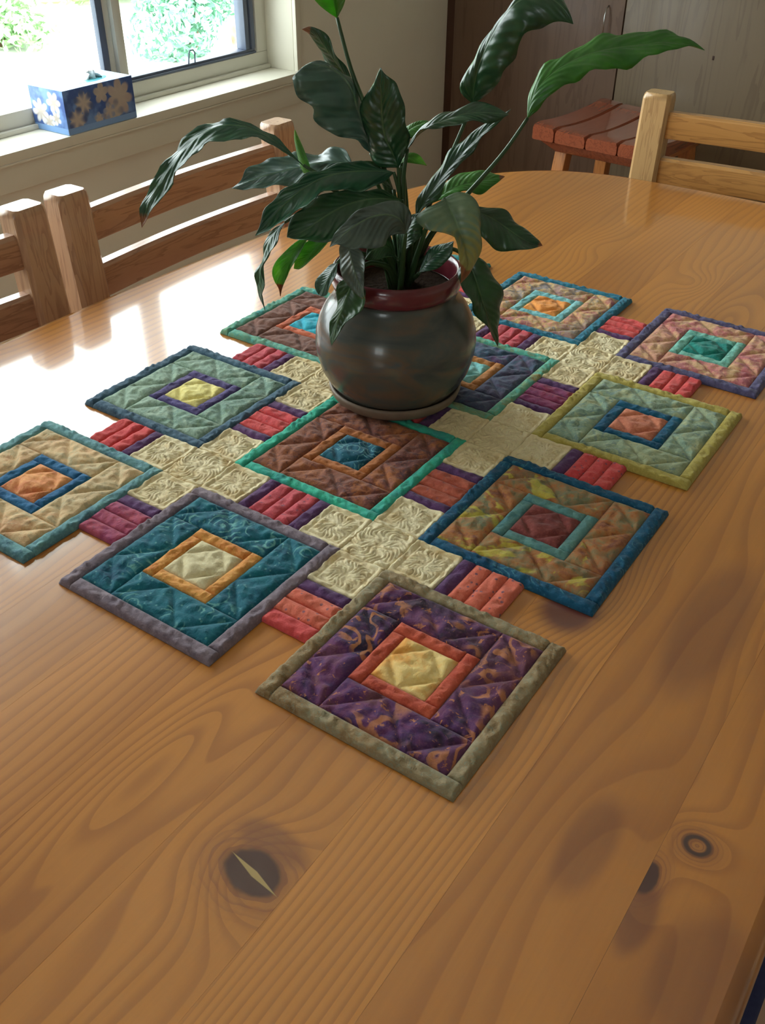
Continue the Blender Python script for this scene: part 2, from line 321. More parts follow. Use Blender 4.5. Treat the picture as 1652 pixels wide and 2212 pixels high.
specs = {1: (80, [], (1, 1, 1), ()), 2: (95, [], (.98, .96, .92), ()), 3: (70, [], (1, 1, 1), ()), 4: (110, [], (.97, .95, .9), ()), 5: (90, [(-.53, 1.35, .03, .06, 2.5, None)], (1, .99, .95), ()),
         6: (120, [], (1, .97, .92), ()), 7: (60, [(-.366, .262, .022, .085, 3.2, None), (-.3546, 1.30, .026, .05, -4.0, None), (-.36, -.02, .03, .12, 3, None)], (.98, .95, .9), ()),
         8: (55, [(-.2572, .2383, .034, .034, 5.0, (.0225, .0165, 'dark')), (-.28, 1.2, .03, .08, 3, None)], (.97, .94, .88), [(-.262, .262, .03, .014, .5)]),
         9: (150, [(-.2076, .60, .04, .055, -6, None)], (1, .98, .93), [(-.200, .570, .030, .036, 1.0), (-.20, .87, .02, .05, .4)]),
         10: (45, [(-.095, .35, .03, .11, 1.5, None)], (.97, .93, .86), [(-.095, .375, .018, .045, .45), (-.10, .62, .03, .10, .45)]),
         11: (40, [(-.0376, .4133, .022, .022, 3.5, (.0098, .0085, 'ring')), (-.0555, .374, .02, .03, 2.0, (.0075, .014, 'dark'))], (.95, .90, .82), [(-.050, .345, .012, .03, .6), (-.005, .33, .03, .05, .4)])}  # outermost red patch: a reddish reflection painted into the wood colour
def supy(x, e, near):
    B = TB-e; A = (TA2 if near else TA)-e; q = max(0, 1-abs((x-TCX)/B)**TN); return A*q**(1/TN)
prof_e = [(.012, 0), (.005, -.0016), (.0015, -.005), (0, -.011), (0, -.018), (.003, -.025), (.010, -.029)]
planks = []
for i in range(len(seams)-1):
    a, b = seams[i]+.00006, seams[i+1]-.00006; f, kn, ti, red = specs.get(i, (75, [], (1, 1, 1), ())); N_ = 30 if i in (0, 11) else 8
    V = []; F = []; rows = []
    for j in range(N_+1):
        u = j/N_
        if i == 0: u = u**2.2
        if i == 11: u = 1-(1-u)**2.2
        r = []
        for near in (True, False):
            for e, dz in prof_e:
                lo, hi = TCX-TB+e, TCX+TB-e; x = (max(a, lo) if i == 0 else a)*(1-u)+(min(b, hi) if i == 11 else b)*u
                if i == 0: x = lo*(1-u)+b*u
                if i == 11: x = a*(1-u)+hi*u
                yy = supy(x, e, near); r.append((x, TCY-yy if near else TCY+yy, TZ+dz))
        k = len(V); V += r; rows.append(k)
    P = len(prof_e); loop = list(range(P-1, -1, -1))+list(range(P, 2*P))     # bottom-near .. top-near, top-far .. bottom-far
    for j in range(N_):
        for q in range(len(loop)):
            q2 = (q+1) % len(loop); F.append((rows[j]+loop[q], rows[j]+loop[q2], rows[j+1]+loop[q2], rows[j+1]+loop[q]))
    F.append(tuple(rows[0]+q for q in loop)); F.append(tuple(rows[-1]+q for q in loop)[::-1])
    bm = bmesh.new(); vs = [bm.verts.new(v) for v in V]
    for fc in F:
        try: bm.faces.new([vs[q] for q in fc])
        except ValueError: pass
    bmesh.ops.remove_doubles(bm, verts=bm.verts, dist=1e-6)
    pl = from_bm('plank', bm, plank_mat(i, 3.7*i+1, f, kn, ti, red), smooth=True); planks.append(pl)
    for p_ in pl.data.polygons:
        if abs(p_.normal.z) > .999: p_.use_smooth = False
tw = wood('table_leg_pine', (200, 150, 90), (175, 125, 70), (140, 95, 50), (30, 30, 2))
for sx, sy in ((-.86, 1.40), (-.86, -.50), (-.10, -.50), (-.10, 1.28)): planks.append(box('leg', (sx-.03, sx+.03, sy-.03, sy+.03, 0, .7065), tw, bevel=.006))
for b in ((-.87, -.85, -.46, 1.36), (-.11, -.09, -.46, 1.24)): planks.append(box('apron', (b[0], b[1], b[2], b[3], .65, .7065), tw))
for b in ((-.82, -.14, -.51, -.49),): planks.append(box('apron', (b[0], b[1], b[2], b[3], .65, .7065), tw))
adopt(table, planks)

# ---------------------------------------------------------------- chairs (built facing +x, back at x=0, width along y)
def make_chair(label, mz, my, mx, group=None, dz=0):
    root = empty('dining_chair'); tag(root, label, 'chair', group); P = []; w = .51; pw = .054
    lean = lambda z: -(z-.44)*.06 if z > .44 else (z-.44)*.03
    for s in (0, 1):
        y = pw/2+s*(w-pw); bm = bmesh.new(); rings = []
        zs = [(0, .9), (.02, 1), (.44, 1.0), (.70, 1.0), (.848+dz, .98), (.856+dz, .93), (.860+dz, .84)]
        for z, k in zs:
            x = lean(z)-.022; hx, hy = .021*k, pw/2*k; c = .006*k
            if z > .855+dz: hx = .021*(k+.03); hy = pw/2*k
            rings.append([bm.verts.new((x+a, y+b, z)) for a, b in ((-hx+c,-hy),(hx-c,-hy),(hx,-hy+c),(hx,hy-c),(hx-c,hy),(-hx+c,hy),(-hx,hy-c),(-hx,-hy+c))])
        for p, q in zip(rings, rings[1:]):
            for j in range(8): bm.faces.new([p[j], p[(j+1) % 8], q[(j+1) % 8], q[j]])
        bm.faces.new(rings[0][::-1]); bm.faces.new(rings[-1]); P.append(from_bm('back_post', bm, mz, smooth=True))
        P.append(box('leg', (.34, .38, pw/2+s*(w-pw)-.02, pw/2+s*(w-pw)+.02, 0, .425), mz, bevel=.004))
        P.append(box('side_rail', (-.002, .34, y-.011, y+.011, .365, .42), mx, bevel=.002))
    for z0, z1 in ((.783+dz, .829+dz), (.700+dz, .748+dz)):           # two slightly bowed back rails between the posts
        V = []; F = []; n = 14
        for j in range(n+1):
            t_ = j/n; y = pw-.004+t_*(w-2*pw+.008); bow = -.010*math.sin(math.pi*t_)
            for (dx, z) in ((-.010, z0+.002), (.010, z0), (.012, z0+.003), (.012, z1-.005), (.008, z1), (-.008, z1), (-.012, z1-.005), (-.012, z0+.004)): V.append((lean(z)-.022+bow+dx, y, z))
            if j:
                for q in range(8): F.append(((j-1)*8+q, j*8+q, j*8+(q+1) % 8, (j-1)*8+(q+1) % 8))
        F.append(tuple(range(8))); F.append(tuple(range(n*8, n*8+8))[::-1]); o = obj('back_rail', V, F, my, smooth=True); P.append(o)
        try: o.data.set_sharp_from_angle(angle=R(35))
        except Exception: pass
    P.append(box('seat', (.002, .40, .005, w-.005, .42, .445), my, bevel=.006))
    P.append(box('front_rail', (.35, .37, pw, w-pw, .365, .42), my, bevel=.002)); P.append(box('stretcher', (.35, .37, pw, w-pw, .14, .17), my, bevel=.002))
    for o in P: o.parent = root
    return root
def copy_tree(o, parent=None):
    c = o.copy(); COL.objects.link(c); c.parent = parent
    for ch in [q for q in bpy.data.objects if q.parent == o]: copy_tree(ch, c)
    return c
c1 = make_chair('brown wooden ladder-back chair behind the plant on the window side', chair_wood_z, chair_wood_y, chair_wood_x, 'chairs along the window side', dz=-.009)
c1.location = (-1.057, .812, 0)
c0 = copy_tree(c1); c0.location = (-1.055, .281, 0); c0['label'] = 'brown wooden ladder-back chair cut off by the left edge of the picture'
cR = make_chair('pale varnished pine chair at the far end of the table by the stool', pine_z, pine_y, pine_x)
cR.location = (-.664, 1.80, 0); cR.rotation_euler = (0, 0, R(-90+1.5))

# ---------------------------------------------------------------- stool
st = empty('wooden_stool', (-.955, 2.565, 0)); tag(st, 'red-brown wooden stool with planked dished seat in front of the brown cabinet', 'stool')
st.rotation_euler = (0, 0, R(-5)); P = []
xs = [-.185, -.117, -.025, .067, .125, .175]; L2 = .19
for i in range(5):
    a, b = xs[i]+.002, xs[i+1]-.002; V = []; F = []; n = 14
    for j in range(n+1):
        y = -L2+2*L2*j/n; tt = y/L2; dip = -.012*(1-tt*tt)
        r_ = .006 if 0 < j < n else .010
        for (x, z) in ((a+.003, 0), (b-.003, 0), (b, .003), (b, .040-r_*.5), (b-.004, .044), (a+.004, .044), (a, .040-r_*.5), (a, .003)):
            xc = (x+.005); z_ = .576+z+(dip+(-.006 if j in (0, n) else 0) if z > .02 else 0) - (.010*(1-min(1, abs(x)/.18)**2) if z > .02 else 0)+.006
            V.append((x, y, z_))
        if j:
            for q in range(8): F.append(((j-1)*8+q, j*8+q, j*8+(q+1) % 8, (j-1)*8+(q+1) % 8))
    F.append(tuple(range(8))); F.append(tuple(range(n*8, n*8+8))[::-1]); o = obj('seat_plank', V, F, stool_seat_m, smooth=True); P.append(o)
    try: o.data.set_sharp_from_angle(angle=R(30))
    except Exception: pass
for s in (-1, 1):       # sloped mouldings under the planks
    y0, y1 = s*.175, s*.155; lo, hi = min(y0, y1), max(y0, y1); q = lambda x, ylo, yhi, z: [(-x, ylo, z), (x, ylo, z), (x, yhi, z), (-x, yhi, z)]
    P.append(hexa('seat_rail', q(.125, s*.15-.012, s*.15+.012, .553), q(.165, s*.168-.014, s*.168+.014, .580), stool_seat_m))
    y = s*.15; P.append(hexa('seat_rail', [(s*.13-.012, -.14, .553), (s*.13+.012, -.14, .553), (s*.13+.012, .14, .553), (s*.13-.012, .14, .553)], [(s*.155-.012, -.155, .580), (s*.155+.012, -.155, .580), (s*.155+.012, .155, .580), (s*.155-.012, .155, .580)], stool_leg_m))
    for s2 in (-1, 1): P.append(beam('leg', (s*.165, s2*.165, 0), (s*.118, s2*.120, .575), .036, .036, stool_leg_m))
    P.append(beam('stretcher', (s*.150, -.150, .20), (s*.150, .150, .20), .022, .022, stool_leg_m)); P.append(beam('stretcher', (-.142, s*.142, .30), (.142, s*.142, .30), .022, .022, stool_leg_m, ux=(0, 1, 0)))
for o in P: o.parent = st

# ---------------------------------------------------------------- cabinets along the back
cab_a = wood('brown_cabinet_veneer', (118, 92, 74), (106, 82, 66), (94, 70, 56), (14, 14, 1.2), rough=.5, coat=.1)
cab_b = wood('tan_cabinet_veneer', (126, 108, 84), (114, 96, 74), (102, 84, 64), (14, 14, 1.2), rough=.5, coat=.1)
counter_m = plain('pale_counter', (215, 208, 195), .35, .5, .05, 30)
struct(box('wall_filler', (-1.71, -1.682, 2.856, 2.90, 0, .905), plain('dark_brown_edge', (84, 58, 44), .5, .3, .1, 20), bevel=.001)).name = 'trim_6'
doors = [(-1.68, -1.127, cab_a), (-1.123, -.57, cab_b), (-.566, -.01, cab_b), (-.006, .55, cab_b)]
for i, (a, b, mt) in enumerate(doors):
    lab = ['dark brown base cabinet beside the cream wall, left of the door seam', 'tan base cabinet behind the stool, right of the door seam', 'tan base cabinet third from the cream wall', 'tan base cabinet farthest from the cream wall'][i]
    root = empty('base_cabinet', ((a+b)/2, 3.15, 0)); tag(root, lab, 'cabinet', 'base cabinets along the back wall')
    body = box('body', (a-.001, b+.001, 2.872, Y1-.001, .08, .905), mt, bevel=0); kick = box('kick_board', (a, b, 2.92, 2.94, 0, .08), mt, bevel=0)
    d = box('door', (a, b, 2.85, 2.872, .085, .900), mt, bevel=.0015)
    hx = b-.048
    V, F = tube([(hx, 2.850, .757), (hx, 2.836, .762), (hx, 2.829, .78), (hx, 2.829, .82), (hx, 2.836, .838), (hx, 2.850, .843)], .0022, 8); obj('handle', V, F, chrome, d, True)
    if i == 1:
        box('knot', (-.856, -.850, 2.8492, 2.851, .737, .748), plain('knot_brown', (70, 48, 36), .6), d, bevel=.002)
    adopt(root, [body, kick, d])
tag(box('worktop', (X0+.002, .56, 2.83, Y1-.001, .9055, .94), counter_m, bevel=.003), 'pale worktop along the brown base cabinets', 'worktop')

# ---------------------------------------------------------------- navy stool tucked under the near right side
navy = NT('navy_cushion', .8, .3); nn = navy.noise(navy.tc(), 180, 3); navy.color(navy.mix(nn, col(40, 44, 84), col(62, 68, 110))); navy.bump(nn, .4, .001)
ns = empty('low_stool', (-.12, .50, 0)); tag(ns, 'low stool with navy cushion just visible past the near right table edge', 'stool')
P = [box('cushion', (-.30, .041, .30, .70, .425, .475), navy.m, bevel=.018, seg=4), box('seat_board', (-.30, .034, .305, .695, .405, .4255), tw, bevel=.003)]
for sx in (-.27, .008):
    for sy in (.335, .665): P.append(box('leg', (sx-.018, sx+.018, sy-.018, sy+.018, 0, .406), tw, bevel=.003))
adopt(ns, P)

